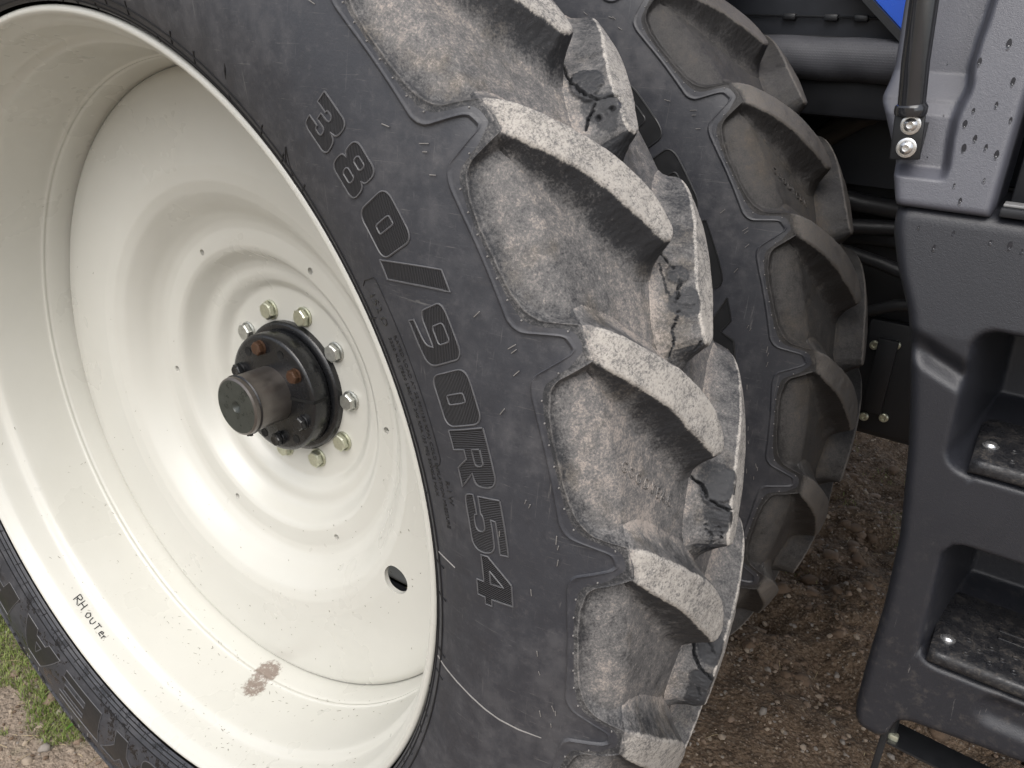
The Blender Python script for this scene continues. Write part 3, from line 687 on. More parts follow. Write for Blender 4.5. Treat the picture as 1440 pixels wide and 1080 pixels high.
def housing_depth(X, Z):
    y = np.full(X.shape, .45)
    y = y+np.clip(Z-.38, 0, 1)*.12
    # the fold across the upper part
    zc = .362-(X-1.125)*.42; f = np.clip(1-np.abs(Z-zc)/np.where(Z > zc, .028, .022), 0, 1); fade = 1-sstep(X, 1.195, 1.225)
    y = y+.017*sstep(f, 0, 1)*fade*(.45+.55*sstep(X-lin(LE, Z), 0, .03))
    # lower part narrows back slightly between the steps
    for (x0, x1, z0, z1, dp) in ((1.212, 1.76, .210, .389, .25), (1.250, 1.79, -.098, .090, .24)):
        xs = X-.10*np.clip((.36 if z0 > 0 else .06)-Z, -1, 1)*.55
        d = rrect(xs, Z, x0, x1, z0, z1, .020)
        sl = np.where(xs < x0+.04, .030, .022)
        a = sstep(-d, -.012, .034)
        y = y+dp*a+(.004*np.exp(-((d-.008)/.012)**2))*0
    # recessed shin field below the lower step
    for (x0, x1, z0, z1) in ((1.345, 1.8, -.16, -.118), (1.335, 1.8, .145, .190)):
        d = rrect(X, Z, x0, x1, z0, z1, .018); y = y+.010*sstep(-d, -.012, .012)
    return y
def build_housing(parent):
    us = np.r_[0, .0006, .002, .0045, .008, .012, np.arange(.016, .26, .0042), np.arange(.26, .80, .012), .80]
    vs = np.r_[0, .0015, .005, .010, .016, .024, np.linspace(.032, .974, 190), .982, .989, .9945, .998, 1]
    U, Vv = np.meshgrid(us, vs)
    ztop0 = .533
    zl = -.262+(ztop0+.262)*Vv
    X = smooth_lin(LE, zl)+U
    zb = np.interp(X, [1.19, 1.205, 1.23, 1.243, 1.250, 1.268, 1.42, 2.0], [-.257, -.266, -.270, -.262, -.226, -.218, -.203, -.19])
    zt = ztop0-.010*np.clip((1.10-X)/.03, 0, 1)**2
    Z = zb+(zt-zb)*Vv
    Y = housing_depth(X, Z)
    R = .016
    for d in (U, (zt-Z), (Z-zb)*1.0+.004):
        dd = np.clip(R-d, 0, R); Y = Y+(R-np.sqrt(np.maximum(R*R-dd*dd, 0)))
    # side return
    rows = []
    V = np.stack([X, Y, Z], -1).reshape(-1, 3); n = len(V); nr, nc = X.shape
    F = list(grid_faces(nr, nc, False, True)); V = V.tolist(); F = [list(f) for f in F]
    loop = [i*nc for i in range(nr)]+[(nr-1)*nc+j for j in range(1, nc)]
    loop = [j for j in range(nc-1, 0, -1)]+loop
    for dy, k in ((.02, 0), (.10, 0), (.30, 0)):
        base = len(V)
        for i in loop: V.append((V[i][0]+dy*.03, .466+dy if k == 0 else 0, V[i][2]))
        if dy == .02:
            prev = loop
        cur = list(range(base, base+len(loop)))
        for a in range(len(loop)-1): F.append([prev[a], prev[a+1], cur[a+1], cur[a]][::-1])
        prev = cur
    o = mk('step_housing', V, F, MPL, parent, label='moulded black cab step housing with two foot wells')
    return o
hous = build_housing(tractor)
def step_plate(x0, x1, z, parent):
    """ribbed and punched tread plate with a rolled lip"""
    m = MB(); us = np.arange(x0, x1, .006); sec = [(.690, -.004), (.600, -.002), (.585, 0), (.470, 0), (.455, -.0003), (.4485, -.0018), (.4455, -.0048), (.4445, -.010), (.4445, -.017), (.4465, -.0205), (.452, -.022), (.50, -.022)]
    V = []; F = []
    for x in us:
        e = np.clip((x-x0)/.012, 0, 1)
        for (y, dz) in sec:
            V.append((x, y+.006*(1-e)**2, z+dz*(1)-.004*(1-e)**2))
    F = [list(f) for f in grid_faces(len(us), len(sec))]
    m.add(V, F); n = len(sec); m.add([V[i] for i in range(n)]+[(x0, .69, z-.022)], [list(range(n+1))])
    for yy in (.555, .535):
        m.box((x0+.08, yy, z-.001), (x1-.05, yy+.008, z+.0025), bev=.001)
    o = m.build('step_plate', MPLATE, parent, loc=(0, 0, 0), angle=50)
    # punched dimples
    d = MB()
    for i in range(9):
        for j in range(3):
            cx = x0+.045+i*.030+(.015 if j == 1 else 0); cy = .468+j*.018
            d.lathe([(0, .0045), (.0011, .0040), (.0013, .0032), (.0002, .0024)], 14, R=Matrix.Rotation(PI/2, 3, 'X'), c=(cx, cy, z+.0001))
    d.build('punched_dimple', MPLATE, parent, loc=(0, 0, 0))['kind'] = 'stuff'
    return o
s = NT('dusty_black_step_paint'); n = s.noise(38, 6, .75)
MPLATE = s.done(s.mix(s.step(s.m2('ADD', s.m2('MULTIPLY', n, .5), s.m2('MULTIPLY', s.noise(240, 5, .75), .5)), .50, .64, 0., .38), (.016, .0165, .019), (.15, .128, .105)), s.step(n, .4, .6, .25, .7), 0, s.bump(s.noise(300, 4, .7), .5, .001))
step_plate(1.240, 1.74, .229, hous); step_plate(1.262, 1.77, -.076, hous)
def carriage_bolt(r):
    m = MB(); m.lathe([(0, r*1.25), (.0012, r*1.25), (.0015, r), (.0035, r*.93), (.0055, r*.68), (.0066, r*.3), (.0067, .0001)], 28, R=Matrix.Rotation(PI/2, 3, 'X')); return m
MCH = simple('bright_zinc_bolt', (.72, .72, .72), .22, .9, 120, .25, .1)
b1 = carriage_bolt(.0085).build('step_bolt', MCH, hous); b1.location = (1.257, .503, .2293)
b2 = dup(b1, hous); b2.location = (1.281, .4865, -.0757)
# upper panel
def upper_depth(X, Z):
    y = np.full(X.shape, .45)
    xr = np.interp(Z, [.555, .575, .585, .614, .662, .70, .768, .9, 1.2], [1.118, 1.119, 1.1195, 1.1155, 1.1125, 1.114, 1.118, 1.126, 1.145])
    xr = xr+.006*np.exp(-((Z-.672)/.02)**2)
    left = 1-sstep(X, xr-.006, xr+.007)
    rec = np.interp(Z, [.566, .580, .640, .655, .658, .690, 1.2], [0, .020, .022, .030, .030, .050, .052])
    return y+rec*left+(Z-.531)*.16+.010
def build_upper(parent):
    us = np.r_[0, .0006, .002, .0045, .008, np.linspace(.012, .1, 46)]; vs = np.r_[0, .002, .005, .009, np.linspace(.014, .36, 110), np.linspace(.37, 1, 30)]
    z0, z1 = .531, 1.25; zz = z0+(z1-z0)*vs
    xl = smooth_lin([(.525, 1.078), (.535, 1.073), (.585, 1.057), (.643, 1.028), (.652, 1.0215), (.66, 1.0205), (.675, 1.0225), (.70, 1.0225), (.766, 1.016), (1.25, .985)], zz, .005)
    xr = 1.182+np.clip(zz-.70, 0, 1)*.02+(zz > .665)*0
    U = us/us[-1]; X = xl[:, None]+np.minimum(us[None, :], 9)*0+(xr-xl)[:, None]*U[None, :]
    # keep the edge columns tight
    dl = X-xl[:, None]; Z = np.repeat(zz[:, None], X.shape[1], 1); Z[:3] += .0
    Y = upper_depth(X, Z); R = .009
    for d in (dl, xr[:, None]-X, Z-z0):
        dd = np.clip(R-d, 0, R); Y = Y+(R-np.sqrt(np.maximum(R*R-dd*dd, 0)))
    nr, nc = X.shape; V = np.stack([X, Y, Z], -1).reshape(-1, 3).tolist(); F = [list(f) for f in grid_faces(nr, nc, False, True)]
    for loop, fl in (([i*nc for i in range(nr)], 1), ([i*nc+nc-1 for i in range(nr)], 0), (list(range(nc)), 0)):
        base = len(V)
        for i in loop: V.append((V[i][0], .72, V[i][2]))
        for a in range(len(loop)-1):
            q = [loop[a], loop[a+1], base+a+1, base+a]; F.append(q[::-1] if fl else q)
    return mk('rear_cab_panel', V, F, MPL, parent, label='grey-black textured plastic panel behind the cab door')
MPU = mat_plastic('grey_textured_plastic', (.060, .062, .078), (.082, .085, .104), .9)
up = build_upper(tractor); up.data.materials[0] = MPU
mb = MB(); mb.box((1.082, .480, .5345), (1.176, .70, .5375))
mb.build('panel_seal', MBKP, up, loc=(0, 0, 0))
# door sill area right of the panel
mb = MB(); mb.box((1.196, .52, .5345), (1.95, .56, 1.3), bev=.004); mb.box((1.19, .462, .5335), (1.95, .519, .545), bev=.003)
mb.build('door_sill', simple('dark_sill_plastic', (.016, .017, .02), .5, 0, 30, .3, .2), tractor, label='dark door sill above the steps')
mb = MB(); mb.box((1.192, .47, .5455), (1.95, .50, .549), bev=.001); mb.build('sill_edge', simple('worn_sill_metal', (.28, .28, .28), .45, .4, 50, .4), tractor)
# grab rail
mb = MB(); mb.tube([(1.0685, .452, .648), (1.062, .447, .70), (1.0565, .443, .766), (1.030, .44, 1.12), (1.035, .455, 1.17), (1.045, .50, 1.19)], .0158, 24)
rail = mb.build('grab_rail', MPIPE, tractor, angle=60, label='glossy black vertical grab rail')
mb = MB(); mb.tube([(1.0687, .4525, .641), (1.0685, .452, .645), (1.0683, .4515, .651), (1.0679, .451, .654)], [.0178, .0190, .0186, .0162], 24)
mb.build('rail_weld', MPIPE, rail, loc=(0, 0, 0))
mb = MB(); mb.box((-.0175, 0, -.0285), (.0175, .005, .0265), bev=.0022, R=Matrix.Rotation(math.radians(-6), 3, 'Y'), c=(1.0712, .452, .6165))
mb.box((-.015, .0, -.02), (.015, .035, .016), bev=.0, c=(1.0712, .4575, .6165))
brk = mb.build('rail_bracket', MBKP, tractor, label='flat bracket bolted below the grab rail')
def button_bolt(r):
    m = MB(); m.lathe([(0, r*1.25), (-.0015, r*1.25), (-.0019, r*1.15), (-.0019, r*.85), (-.0028, r*.85), (-.0055, r*.62), (-.0062, r*.42), (-.0040, r*.38), (-.0038, .0001)], 32); return m
q1 = button_bolt(.0094).build('bracket_bolt', MCH, brk); q1.location = (1.0722, .4515, .6295)
q2 = dup(q1, brk); q2.location = (1.0735, .4515, .6025)
# water drops on the plastic
MWAT = NT('water'); MWAT.b.inputs['Transmission Weight'].default_value = 1; MWAT.b.inputs['IOR'].default_value = 1.33; MWAT = MWAT.done((1, 1, 1), .02)
MWET = simple('wet_plastic', (.026, .027, .033), .18, 0, 30, .2, .05)
mb = MB(); wb = MB()
def drop(x, z, y, r, trail):
    V = []; F = []
    for i in range(5):
        for j in range(10):
            a = 2*PI*j/10; ph = i/4*PI/2; rr = r*math.sin(ph) if i else 0
            V.append((x+rr*math.cos(a)*.75, y-r*.55*math.cos(ph), z+rr*math.sin(a)*(1.25 if math.sin(a) > 0 else .9)))
    for i in range(4):
        for j in range(10): F.append([i*10+j, i*10+(j+1) % 10, (i+1)*10+(j+1) % 10, (i+1)*10+j])
    mb.add(V, F)
    n = 10; V = [(x+trail*.35*math.cos(2*PI*j/n)*(1+.3*random.random()), y-.00035, z+trail*.8+trail*.8*math.sin(2*PI*j/n)) for j in range(n)]
    wb.add(V, [list(range(n))[::-1]])
yq = lambda x, z: float(upper_depth(np.array([x]), np.array([z]))[0]) if z > .532 else float(housing_depth(np.array([x]), np.array([z]))[0])
for (x, z) in [(1.133, .647), (1.143, .615), (1.134, .602), (1.170, .599), (1.157, .607), (1.174, .640), (1.135, .561), (1.165, .571), (1.146, .543), (1.125, .70), (1.15, .72), (1.165, .68), (1.155, .655), (1.128, .63)]:
    drop(x, z, yq(x, z), random.uniform(.0018, .0032), random.uniform(.003, .007))
for (x, z) in [(1.131, .482), (1.148, .504), (1.190, .500), (1.211, .497), (1.225, .495), (1.108, .505), (1.24, .50), (1.30, .49)]:
    drop(x, z, yq(x, z), random.uniform(.0018, .0032), random.uniform(.003, .007))
for (x, z) in [(1.035, .71), (1.085, .70), (1.052, .62), (1.10, .64), (1.04, .745), (1.095, .59)]:
    drop(x, z, yq(x, z), random.uniform(.0012, .002), .0016)
mb.build('water_drops', MWAT, tractor)['kind'] = 'stuff'; wb.build('wet_patches', MWET, tractor, smooth=False)['kind'] = 'stuff'
# ladder frame under the housing
mb = MB()
mb.tube([(1.244, .50, -.225), (1.246, .50, -.29)], .011, 12)
mb.box((1.236, .475, -.60), (1.2465, .54, -.268), bev=.002)
fr = mb.build('ladder_hanger', MBKP, tractor, label='bent flat bar carrying the bottom step')
mb = MB(); mb.box((-.008, -.006, -.008), (.008, .006, .008), bev=.0035, c=(1.2535, .492, -.292)); mb.build('hanger_bolt', MYZ, fr, loc=(0, 0, 0))
def bar(a, b, w_, t_, m):
    a, b = Vector(a), Vector(b); d = (b-a).normalized(); s_ = Vector((0, 1, 0)); n = d.cross(s_).normalized()
    V = [p+s_*i*w_/2+n*j*t_/2 for p in (a, b) for i, j in ((-1, -1), (1, -1), (1, 1), (-1, 1))]
    m.add(V, [(0, 1, 2, 3), (7, 6, 5, 4), (0, 4, 5, 1), (1, 5, 6, 2), (2, 6, 7, 3), (3, 7, 4, 0)])
mb = MB(); bar((1.247, .505, -.295), (1.62, .505, -.315), .055, .004, mb); mb.build('lower_step_side', MBKP, fr, loc=(0, 0, 0))
mb = MB(); bar((1.25, .47, -.303), (1.62, .47, -.303), .018, .012, mb); bar((1.25, .54, -.303), (1.62, .54, -.303), .018, .012, mb)
for k in range(7): bar((1.262+k*.05, .47, -.304), (1.262+k*.05, .54, -.304), .004, .012, mb)
# ------------------------------------------------------------------ tractor body in the shade
MDK = simple('dark_underbody', (.010, .011, .014), .55, 0, 20, .4, .2)
MDK2 = simple('dark_blue_grey_plastic', (.022, .025, .032), .5, 0, 20, .3, .2)
MBLUE = simple('blue_body_paint', (.008, .095, .62), .25, 0, 30, .05, .01)
def body(name, boxes, mat, label=None, bev=.01):
    m = MB()
    for a, b in boxes: m.box(a, b, bev=bev)
    return m.build(name, mat, tractor, label=label)
body('chassis', [((-.9, 1.36, -.165), (1.12, 2.6, .62)), ((1.125, 1.40, -.15), (2.4, 2.5, .62))], MDK, 'black transmission housing and side of the chassis')
body('rear_axle_housing', [((-.17, 1.10, -.17), (.17, 1.42, .17))], MDK)
body('cab_floor', [((.20, 1.05, .60), (2.4, 2.9, .70))], MDK)
body('cab_side', [((1.12, .73, .54), (2.3, .80, 1.7)), ((1.12, .801, .55), (1.20, 2.9, 1.7))], MDK2)
# fender over the inner wheel
m = MB(); V = []; F = []
angs = np.linspace(math.radians(54), math.radians(150), 40)
for a in angs:
    for (y, r) in ((.62, 1.16), (.60, 1.19), (.62, 1.21), (1.30, 1.21), (1.30, 1.16)): V.append((r*math.cos(a), y, r*math.sin(a)))
n = 5
for i in range(39):
    for j in range(n): F.append([i*n+j, i*n+(j+1) % n, (i+1)*n+(j+1) % n, (i+1)*n+j])
m.add(V, F)
m.box((-1.0, 1.29, .45), (.95, 1.36, 1.5))
m.build('rear_fender', MDK2, tractor, angle=45, label='dark fender over the inner rear wheel')
# underside liner, edge strip, duct and the blue corner seen above the duct
m = MB(); m.box((.35, 1.06, .735), (.93, 1.12, 1.10), bev=.003); lin_ = m.build('cab_underside_liner', MDK2, tractor)
m = MB(); m.tube([(.5, 1.055, .779), (.895, 1.052, .779)], .0022, 6); m.tube([(.5, 1.052, .742), (.905, 1.050, .742)], .004, 6)
for x in (.72, .80, .855): m.box((x-.013, 1.046, .772), (x+.013, 1.062, .784), bev=.003)
m.build('wiring_clip', MBKP, lin_, loc=(0, 0, 0))
m = MB(); bar((.735, 1.03, .917), (.950, 1.03, .737), .03, .013, m); m.build('edge_strip', MBKP, tractor)
m = MB(); m.add([(x, y, z) for y in (1.036, 1.056) for (x, z) in ((.747, .917), (.947, .749), (1.08, .749), (1.08, 1.2), (.70, 1.2))], [(0, 1, 2, 3, 4), (9, 8, 7, 6, 5), (0, 5, 6, 1), (1, 6, 7, 2), (2, 7, 8, 3), (3, 8, 9, 4), (4, 9, 5, 0)]); m.build('blue_body_panel', MBLUE, tractor, label='bright blue body panel glimpsed behind the cab panel')
s = NT('woven_sleeve'); mp = s.map((1, 1, 1))
wv = s.t.nodes.new('ShaderNodeTexWave'); wv.bands_direction = 'X'; wv.inputs['Scale'].default_value = 62; wv.inputs['Distortion'].default_value = 1.2; wv.inputs['Detail Scale'].default_value = 3; s.L(mp, wv.inputs[0])
wz = s.t.nodes.new('ShaderNodeTexWave'); wz.bands_direction = 'Z'; wz.inputs['Scale'].default_value = 68; wz.inputs['Distortion'].default_value = 1.2; s.L(mp, wz.inputs[0])
hh = s.m2('MULTIPLY', wv.outputs[1], wz.outputs[1])
MWV = s.done(s.mix(s.noise(20, 4), (.045, .047, .055), (.085, .087, .098)), .6, 0, s.bump(hh, .35, .0012))
m = MB(); V = []; F = []
sec = [(1.08, .745), (1.035, .744), (1.012, .735), (1.000, .715), (1.002, .690), (1.012, .675), (1.03, .667), (1.10, .664)]
xs_ = np.linspace(.35, 1.0, 80)
for x in xs_:
    for (y, z) in sec: V.append((x, y+.0015*math.sin(x*70+z*90), z+.001*math.sin(x*45)))
m.add(V, [list(f) for f in grid_faces(80, len(sec), False, True)]); m.build('woven_duct', MWV, tractor, angle=70, label='grey woven duct under the cab')
# hoses, lever and valve plate
MHS = simple('matt_hose', (.03, .031, .034), .45, 0, 40, .3, .2)
m = MB()
for i, (z, y, r) in enumerate(((.452, 1.30, .022), (.395, 1.28, .018), (.350, 1.31, .024), (.305, 1.27, .015))):
    pts = [(.4+k*.08, y+.02*math.sin(k*.9+i), z+.018*math.sin(k*.7+i*1.3)-.004*k) for k in range(10)]
    m = MB(); m.tube(pts, r, 12); m.build('hydraulic_hose', MHS, tractor)
m = MB(); m.tube([(.72, 1.30, .50), (.795, 1.27, .56), (.875, 1.24, .615)], .026, 16); m.tube([(.863, 1.248, .607), (.885, 1.235, .622)], .03, 16)
m.build('linkage_rod', simple('brown_grey_rod', (.055, .05, .045), .5), tractor)
m = MB(); m.tube([(.95, 1.33, .16), (1.0, 1.31, .19), (1.08, 1.31, .21), (1.2, 1.33, .22)], .014, 12); m.build('bent_pipe', MHS, tractor)
m = MB(); m.box((.955, 1.325, -.14), (1.12, 1.358, .145), bev=.006); m.box((.985, 1.312, -.085), (1.03, 1.326, .105), bev=.003); vp = m.build('valve_plate', MDK, tractor)
m = MB(); m.lathe([(0, .011), (-.006, .011), (-.008, .009), (-.008, .005), (-.005, .004), (-.005, .0001)], 20); vb = m.build('plate_bolt', MYZ, vp)
for i, (px, py) in enumerate(((1230, 485), (1260, 485), (1215, 585), (1243, 587))):
    p = ray_pt(px, py, y=1.324); o = vb if i == 0 else dup(vb, vp); o.location = (p.x, 1.3245, p.z)
# axle between the duals
m = MB(); m.lathe([(.39, .10), (.39, .06), (.70, .06), (1.2, .09)], 48); m.lathe([(.39, .14), (.42, .15), (.66, .15), (.68, .2)], 64); m.build('axle_tube', MBK, tractor)

# ------------------------------------------------------------------ ground
def mat_ground():
    s = NT('trampled_soil')
    n1 = s.noise(2.2, 5); n2 = s.noise(22, 5, .7); n3 = s.noise(110, 4, .7); v = s.vor(75); v2 = s.vor(160)
    sp = s.t.nodes.new('ShaderNodeSeparateXYZ'); s.L(s.pos, sp.inputs[0])
    c = s.mix(s.step(n2, .35, .65), (.060, .040, .026), (.16, .112, .075))
    c = s.mix(s.step(n3, .45, .68, 0., .65), c, (.235, .18, .13))
    c = s.mix(s.step(v, .34, .18, 0., .6), c, (.24, .20, .16))
    dry = s.m2('MAXIMUM', s.step(sp.outputs[0], .1, -.3), s.step(sp.outputs[1], .1, -.5)); c = s.mix(s.m2('MULTIPLY', dry, .6), c, s.mix(n3, (.22, .175, .135), (.44, .37, .30)))  # dry soil at left; paleness outboard added to bounce light onto the rim
    gr = s.m2('MULTIPLY', s.step(n1, .46, .6), s.step(sp.outputs[0], 0.3, -.4))
    c = s.mix(s.m2('MULTIPLY', gr, .6), c, (.06, .09, .02))
    h = s.m2('ADD', s.m2('MULTIPLY', v, -1.2), s.m2('MULTIPLY', n3, 1.0)); h = s.m2('ADD', h, s.m2('MULTIPLY', v2, -.5))
    return s.done(c, .92, 0, s.bump(h, .8, .008), .25)
def gh(x, y):
    """height of the soil"""
    p = Vector((x, y, 0)); h = .020*noise.noise(p*1.3)
    rough = max(0., min(1., (y-1.0)/.5))*max(0., min(1., (x+.2)/.5))          # churned clods beside and beyond the wheels
    base = .014*noise.fractal(p*6+Vector((3, 1, 0)), .9, 2.1, 4)
    n = noise.fractal(p*4.2, .8, 2.2, 4)
    rut = math.sin((x*.55+y)*15+2.5*noise.noise(p*1.7))
    h += base*(.6+rough)+rough*(.055*n+.045*max(0, rut)*abs(noise.noise(p*2.2))*2)
    h += .004*noise.noise(p*38)+.0022*noise.noise(p*90)
    return h
def ground():
    xs = np.unique(np.r_[-400, -120, -40, -15, -7, -4, -3, -2.5, np.arange(-2.1, 2.3, .0135), 2.6, 3.2, 4.5, 8, 16, 40, 120, 400]); ys = np.unique(np.r_[-400, -120, -40, -15, -7, -4, -2.6, -1.6, np.arange(-1.1, .0, .03), np.arange(0, 3.9, .0135), 4.1, 4.6, 5.5, 8, 16, 40, 120, 400])
    V = [(x, y, gh(x, y) if -2.2 < x < 2.4 and -1.3 < y < 4.1 else .01*noise.noise(Vector((x, y, 0)))) for y in ys for x in xs]
    return mk('ground', V, grid_faces(len(ys), len(xs)), mat_ground(), loc=(0, 0, 0))
gnd = ground(); gnd['kind'] = 'structure'; gnd['label'] = 'churned brown soil with stones and patches of grass around the tractor'
def rock(seed, lo=False):
    bm = bmesh.new(); bmesh.ops.create_icosphere(bm, subdivisions=1 if lo else 2, radius=1)
    for v in bm.verts:
        k = 1+.55*noise.noise(v.co*1.1+Vector((seed*3.1, 0, 0)))+.30*noise.noise(v.co*2.4+Vector((seed, 5, 0)))+(.12*noise.noise(v.co*6) if not lo else 0)
        v.co *= k; v.co.z *= .62; v.co.y *= .8
    V = np.array([v.co[:] for v in bm.verts]); F = [[v.index for v in f.verts] for f in bm.faces]; bm.free(); return V, F
MST = [simple('pale_stone', (.29, .235, .18), .85, 0, 60, .3, .5), simple('brown_stone', (.20, .145, .105), .9, 0, 60, .3, .5), simple('grey_stone', (.22, .195, .17), .85, 0, 60, .3, .5), simple('soil_clod', (.13, .088, .058), .95, 0, 90, .35, .9)]
# individual stones
sm = []
for i in range(8):
    V, F = rock(i); me = bpy.data.meshes.new('stone'); me.from_pydata(V.tolist(), [], F); me.materials.append(MST[i % 3]); me.polygons.foreach_set('use_smooth', [True]*len(me.polygons)); sm.append(me)
def place_px(px, py):
    d = f_+r2*((px-720)/1107.87)-u2*((py-540)/1107.87); o = Vector(CP); t = -o.z/d.z; return o+d*t
sp_ = [(1066, 872, 9), (1106, 896, 6), (1118, 878, 6), (1165, 902, 7), (1092, 934, 10), (1072, 1005, 10), (1130, 1050, 8), (1186, 1040, 7), (1015, 1035, 9), (1180, 990, 8), (1171, 1020, 6), (1100, 1030, 6), (150, 1070, 10), (62, 1050, 12), (100, 1052, 9), (72, 985, 16), (38, 1068, 11), (20, 950, 10), (85, 1000, 9), (55, 1020, 10), (110, 1040, 10), (1180, 940, 9), (1093, 990, 6), (1126, 960, 6), (1150, 985, 6)]
k = 0
for (px, py, r) in sp_:
    p = place_px(px, py); rr_ = r/1107.87*(p-Vector(CP)).length*.55
    o = bpy.data.objects.new('stone', sm[k % 8]); C.objects.link(o); o.parent = gnd; o.location = (p.x, p.y, gh(p.x, p.y)+rr_*.2); o.scale = (rr_,)*3; o.rotation_euler = (random.uniform(-.3, .3), random.uniform(-.3, .3), random.uniform(0, 6)); k += 1
for i in range(210):
    if i < 150: x = random.uniform(.55, 1.5); y = random.uniform(.5, 3.0)
    else: x = random.uniform(-1.5, -.2); y = random.uniform(-.3, .9)
    rr_ = random.uniform(.006, .013)
    o = bpy.data.objects.new('stone', sm[k % 8]); C.objects.link(o); o.parent = gnd; o.location = (x, y, gh(x, y)+rr_*.2); o.scale = (rr_,)*3; o.rotation_euler = (0, 0, random.uniform(0, 6)); k += 1
# gravel, clods
lo = [rock(20+i, True) for i in range(6)]; hi = [rock(40+i) for i in range(6)]
def scatter(name, n, fn, rmin, rmax, mats, sink=.1, pw=3, src=None, sm_=False):
    V = []; F = []; MI_ = []; nv = 0
    for i in range(n):
        x, y = fn(); r = rmin+(rmax-rmin)*random.random()**pw; Vr, Fr = (src or lo)[i % 6]; a = random.uniform(0, 6.28); c, s_ = math.cos(a), math.sin(a)
        z = gh(x, y)+r*(.3-sink); A = Vr*r; V.append(np.c_[A[:, 0]*c-A[:, 1]*s_+x, A[:, 0]*s_+A[:, 1]*c+y, A[:, 2]+z])
        F.append(np.array(Fr)+nv); nv += len(Vr); MI_ += [random.randrange(len(mats))]*len(Fr)
    o = mk(name, np.vstack(V), np.vstack(F), mats, gnd, sm_, (0, 0, 0)); o.data.polygons.foreach_set('material_index', MI_); o['kind'] = 'stuff'; return o
def right_pt():
    y = .45+2.9*random.random()**1.25; return random.uniform(.35, 1.6), y
def left_pt(): return random.uniform(-1.7, -.1), random.uniform(-.5, 1.2)
scatter('gravel', 13000, lambda: right_pt() if random.random() < .55 else left_pt(), .0018, .0085, MST)
def clod_pt():
    while 1:
        x, y = random.uniform(.3, 1.7), random.uniform(1.2, 3.4)
        if noise.noise(Vector((x*3, y*3, 4))) > -.1: return x, y
scatter('soil_clods', 3500, clod_pt, .003, .011, [MST[3], MST[3], MST[1]], .25, 2)
scatter('large_clods', 420, clod_pt, .010, .034, [MST[3], MST[3], MST[1]], .35, 3, hi, True)
# grass and straw
def mat_grass():
    s = NT('grass_blade'); n = s.noise(9, 3); a = s.noise(140, 2)
    c = s.mix(s.step(n, .35, .65), (.12, .17, .035), (.21, .26, .075)); c = s.mix(s.step(a, .56, .7, 0., .8), c, (.36, .29, .14))
    s.b.inputs['Subsurface Weight'].default_value = 0
    return s.done(c, .5, 0, None, .3)
def blades(name, n, fn, mat, hmin, hmax, wd, flat=.6, bend=.5):
    V = []; F = []
    for i in range(n):
        x, y = fn(); z = gh(x, y)-.003; a = random.uniform(0, 6.28); h = random.uniform(hmin, hmax); ln = random.uniform(.1, flat)*h; dx, dy = math.cos(a), math.sin(a); px, py = -dy*wd/2, dx*wd/2
        b = len(V); l2 = ln*bend
        V += [(x-px, y-py, z), (x+px, y+py, z), (x+px*.8+dx*l2, y+py*.8+dy*l2, z+h*.6), (x-px*.8+dx*l2, y-py*.8+dy*l2, z+h*.6), (x+dx*ln*1.3, y+dy*ln*1.3, z+h*(.95 if flat < 1 else .5))]
        F += [[b, b+1, b+2, b+3], [b+3, b+2, b+4]]
    o = mk(name, V, F, mat, None, False, (0, 0, 0)); o['kind'] = 'stuff'; return o
def grass_pt():
    while 1:
        x, y = random.uniform(-1.8, -.4), random.uniform(-.3, 1.1)
        d = noise.noise(Vector((x*3.2, y*3.2, 9)))+.5*noise.noise(Vector((x*9, y*9, 2)))
        line = (y-.02)+ (x+.62)*-.75            # grass thins towards the wheel
        if d > -.42-line*1.6: return x, y
g = blades('grass', 90000, grass_pt, mat_grass(), .008, .030, .0022, .95); g['label'] = 'short green grass left of the wheel'; g['category'] = 'grass'
def far_pt():
    while 1:
        x, y = random.uniform(.6, 1.5), random.uniform(1.9, 3.4)
        if noise.noise(Vector((x*5, y*5, 1))) > .33: return x, y
g = blades('sprouting_grass', 500, far_pt, g.data.materials[0], .008, .028, .002); g['label'] = 'few green grass sprouts in the churned soil beyond the wheels'; g['category'] = 'grass'
MSTR = simple('dry_straw', (.42, .34, .20), .7, 0, 50, .3)
mb = MB()
for i in range(700):
    x, y = left_pt() if i < 600 else right_pt(); a = random.uniform(0, PI); l = random.uniform(.01, .045); z = gh(x, y)+.004
    mb.tube([(x, y, z), (x+l*math.cos(a)*.5, y+l*math.sin(a)*.5, z+.003), (x+l*math.cos(a), y+l*math.sin(a), z+.001)], .0007, 3)
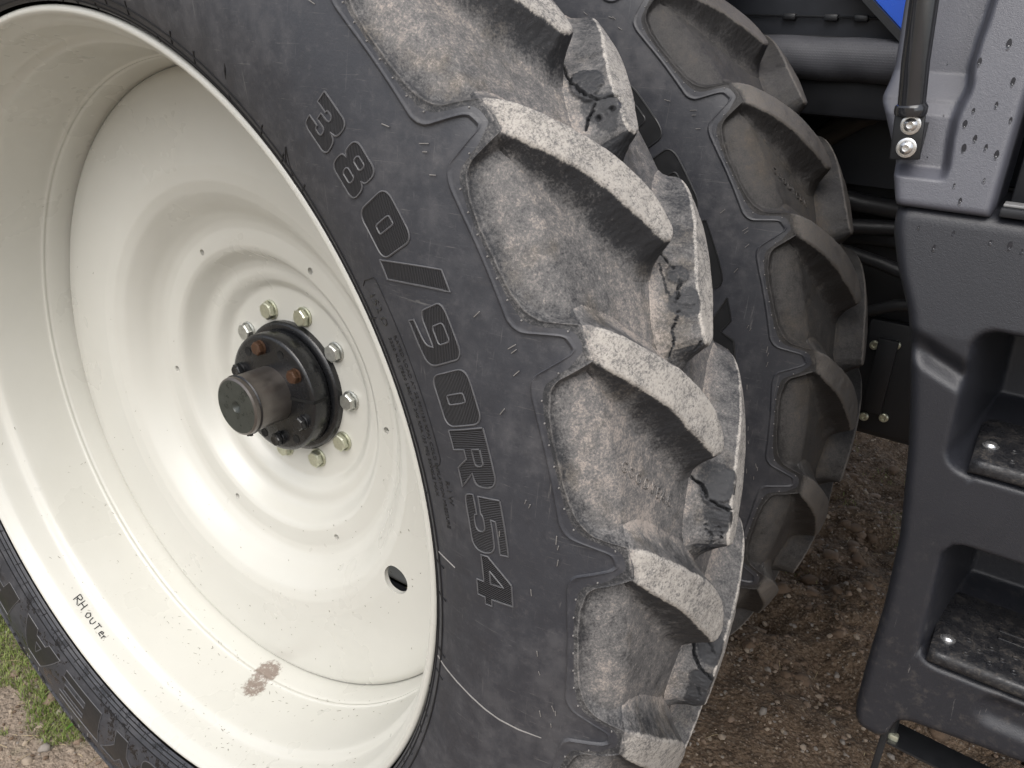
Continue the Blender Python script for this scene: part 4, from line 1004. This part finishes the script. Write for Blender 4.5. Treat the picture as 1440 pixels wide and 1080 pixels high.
o = mb.build('dry_straw', MSTR, None, loc=(0, 0, 0)); o['kind'] = 'stuff'; o['label'] = 'bits of dry straw lying on the bare soil'; o['category'] = 'straw'
# broad-leaved weed by the tyre
MLF = simple('weed_leaf', (.10, .22, .03), .45, 0, 40, .25)
wr = bpy.data.objects.new('weed', None); C.objects.link(wr); p = place_px(118, 1012); wr.location = (p.x, p.y, gh(p.x, p.y)); wr['label'] = 'small green weed with narrow leaves beside the bottom left of the outer tyre'; wr['category'] = 'weed'
for i in range(7):
    a = 2.2+i*.9; l = random.uniform(.03, .06); V = []; F = []
    for j in range(6):
        t = j/5; wdt = .006*math.sin(PI*min(1, t*.9+.12)); cx, cy, cz = l*t*math.cos(a), l*t*math.sin(a), .018*math.sin(t*2.2)
        V += [(cx-math.sin(a)*wdt, cy+math.cos(a)*wdt, cz+.002), (cx, cy, cz), (cx+math.sin(a)*wdt, cy-math.cos(a)*wdt, cz+.002)]
    for j in range(5):
        for q in range(2): F.append([j*3+q, j*3+q+1, j*3+q+4, j*3+q+3])
    mk('leaf', V, F, MLF, wr, True, (0, 0, 0))
# grass clippings stuck to the lower rim
mb = MB(); MCL = simple('dry_clipping', (.10, .085, .045), .8)
for i in range(320):
    a = random.gauss(math.radians(-98), .5); y = random.uniform(.03, .24); r = np.interp(y, [.02, .062, .08, .19, .262], [.6865, .6790, .6650, .6560, .6430])-.0006
    l = random.uniform(.002, .010)*random.random()+.0012; q = random.uniform(0, PI)
    mb.tube([(r*math.cos(a), y, r*math.sin(a)), (r*math.cos(a+l*math.cos(q)/r), y+l*math.sin(q), r*math.sin(a+l*math.cos(q)/r))], random.uniform(.0003, .0006), 3)
for i in range(110):
    a = random.gauss(math.radians(-75), .9); r = random.uniform(.30, .62); y = float(disc_y(r))-.0004; l = random.uniform(.001, .004); q = random.uniform(0, PI)
    mb.tube([(r*math.cos(a), y, r*math.sin(a)), (r*math.cos(a)+l*math.cos(q), y, r*math.sin(a)+l*math.sin(q))], .0005, 3)
mb.build('grass_clippings', MCL, rim, loc=(0, 0, 0))['kind'] = 'stuff'
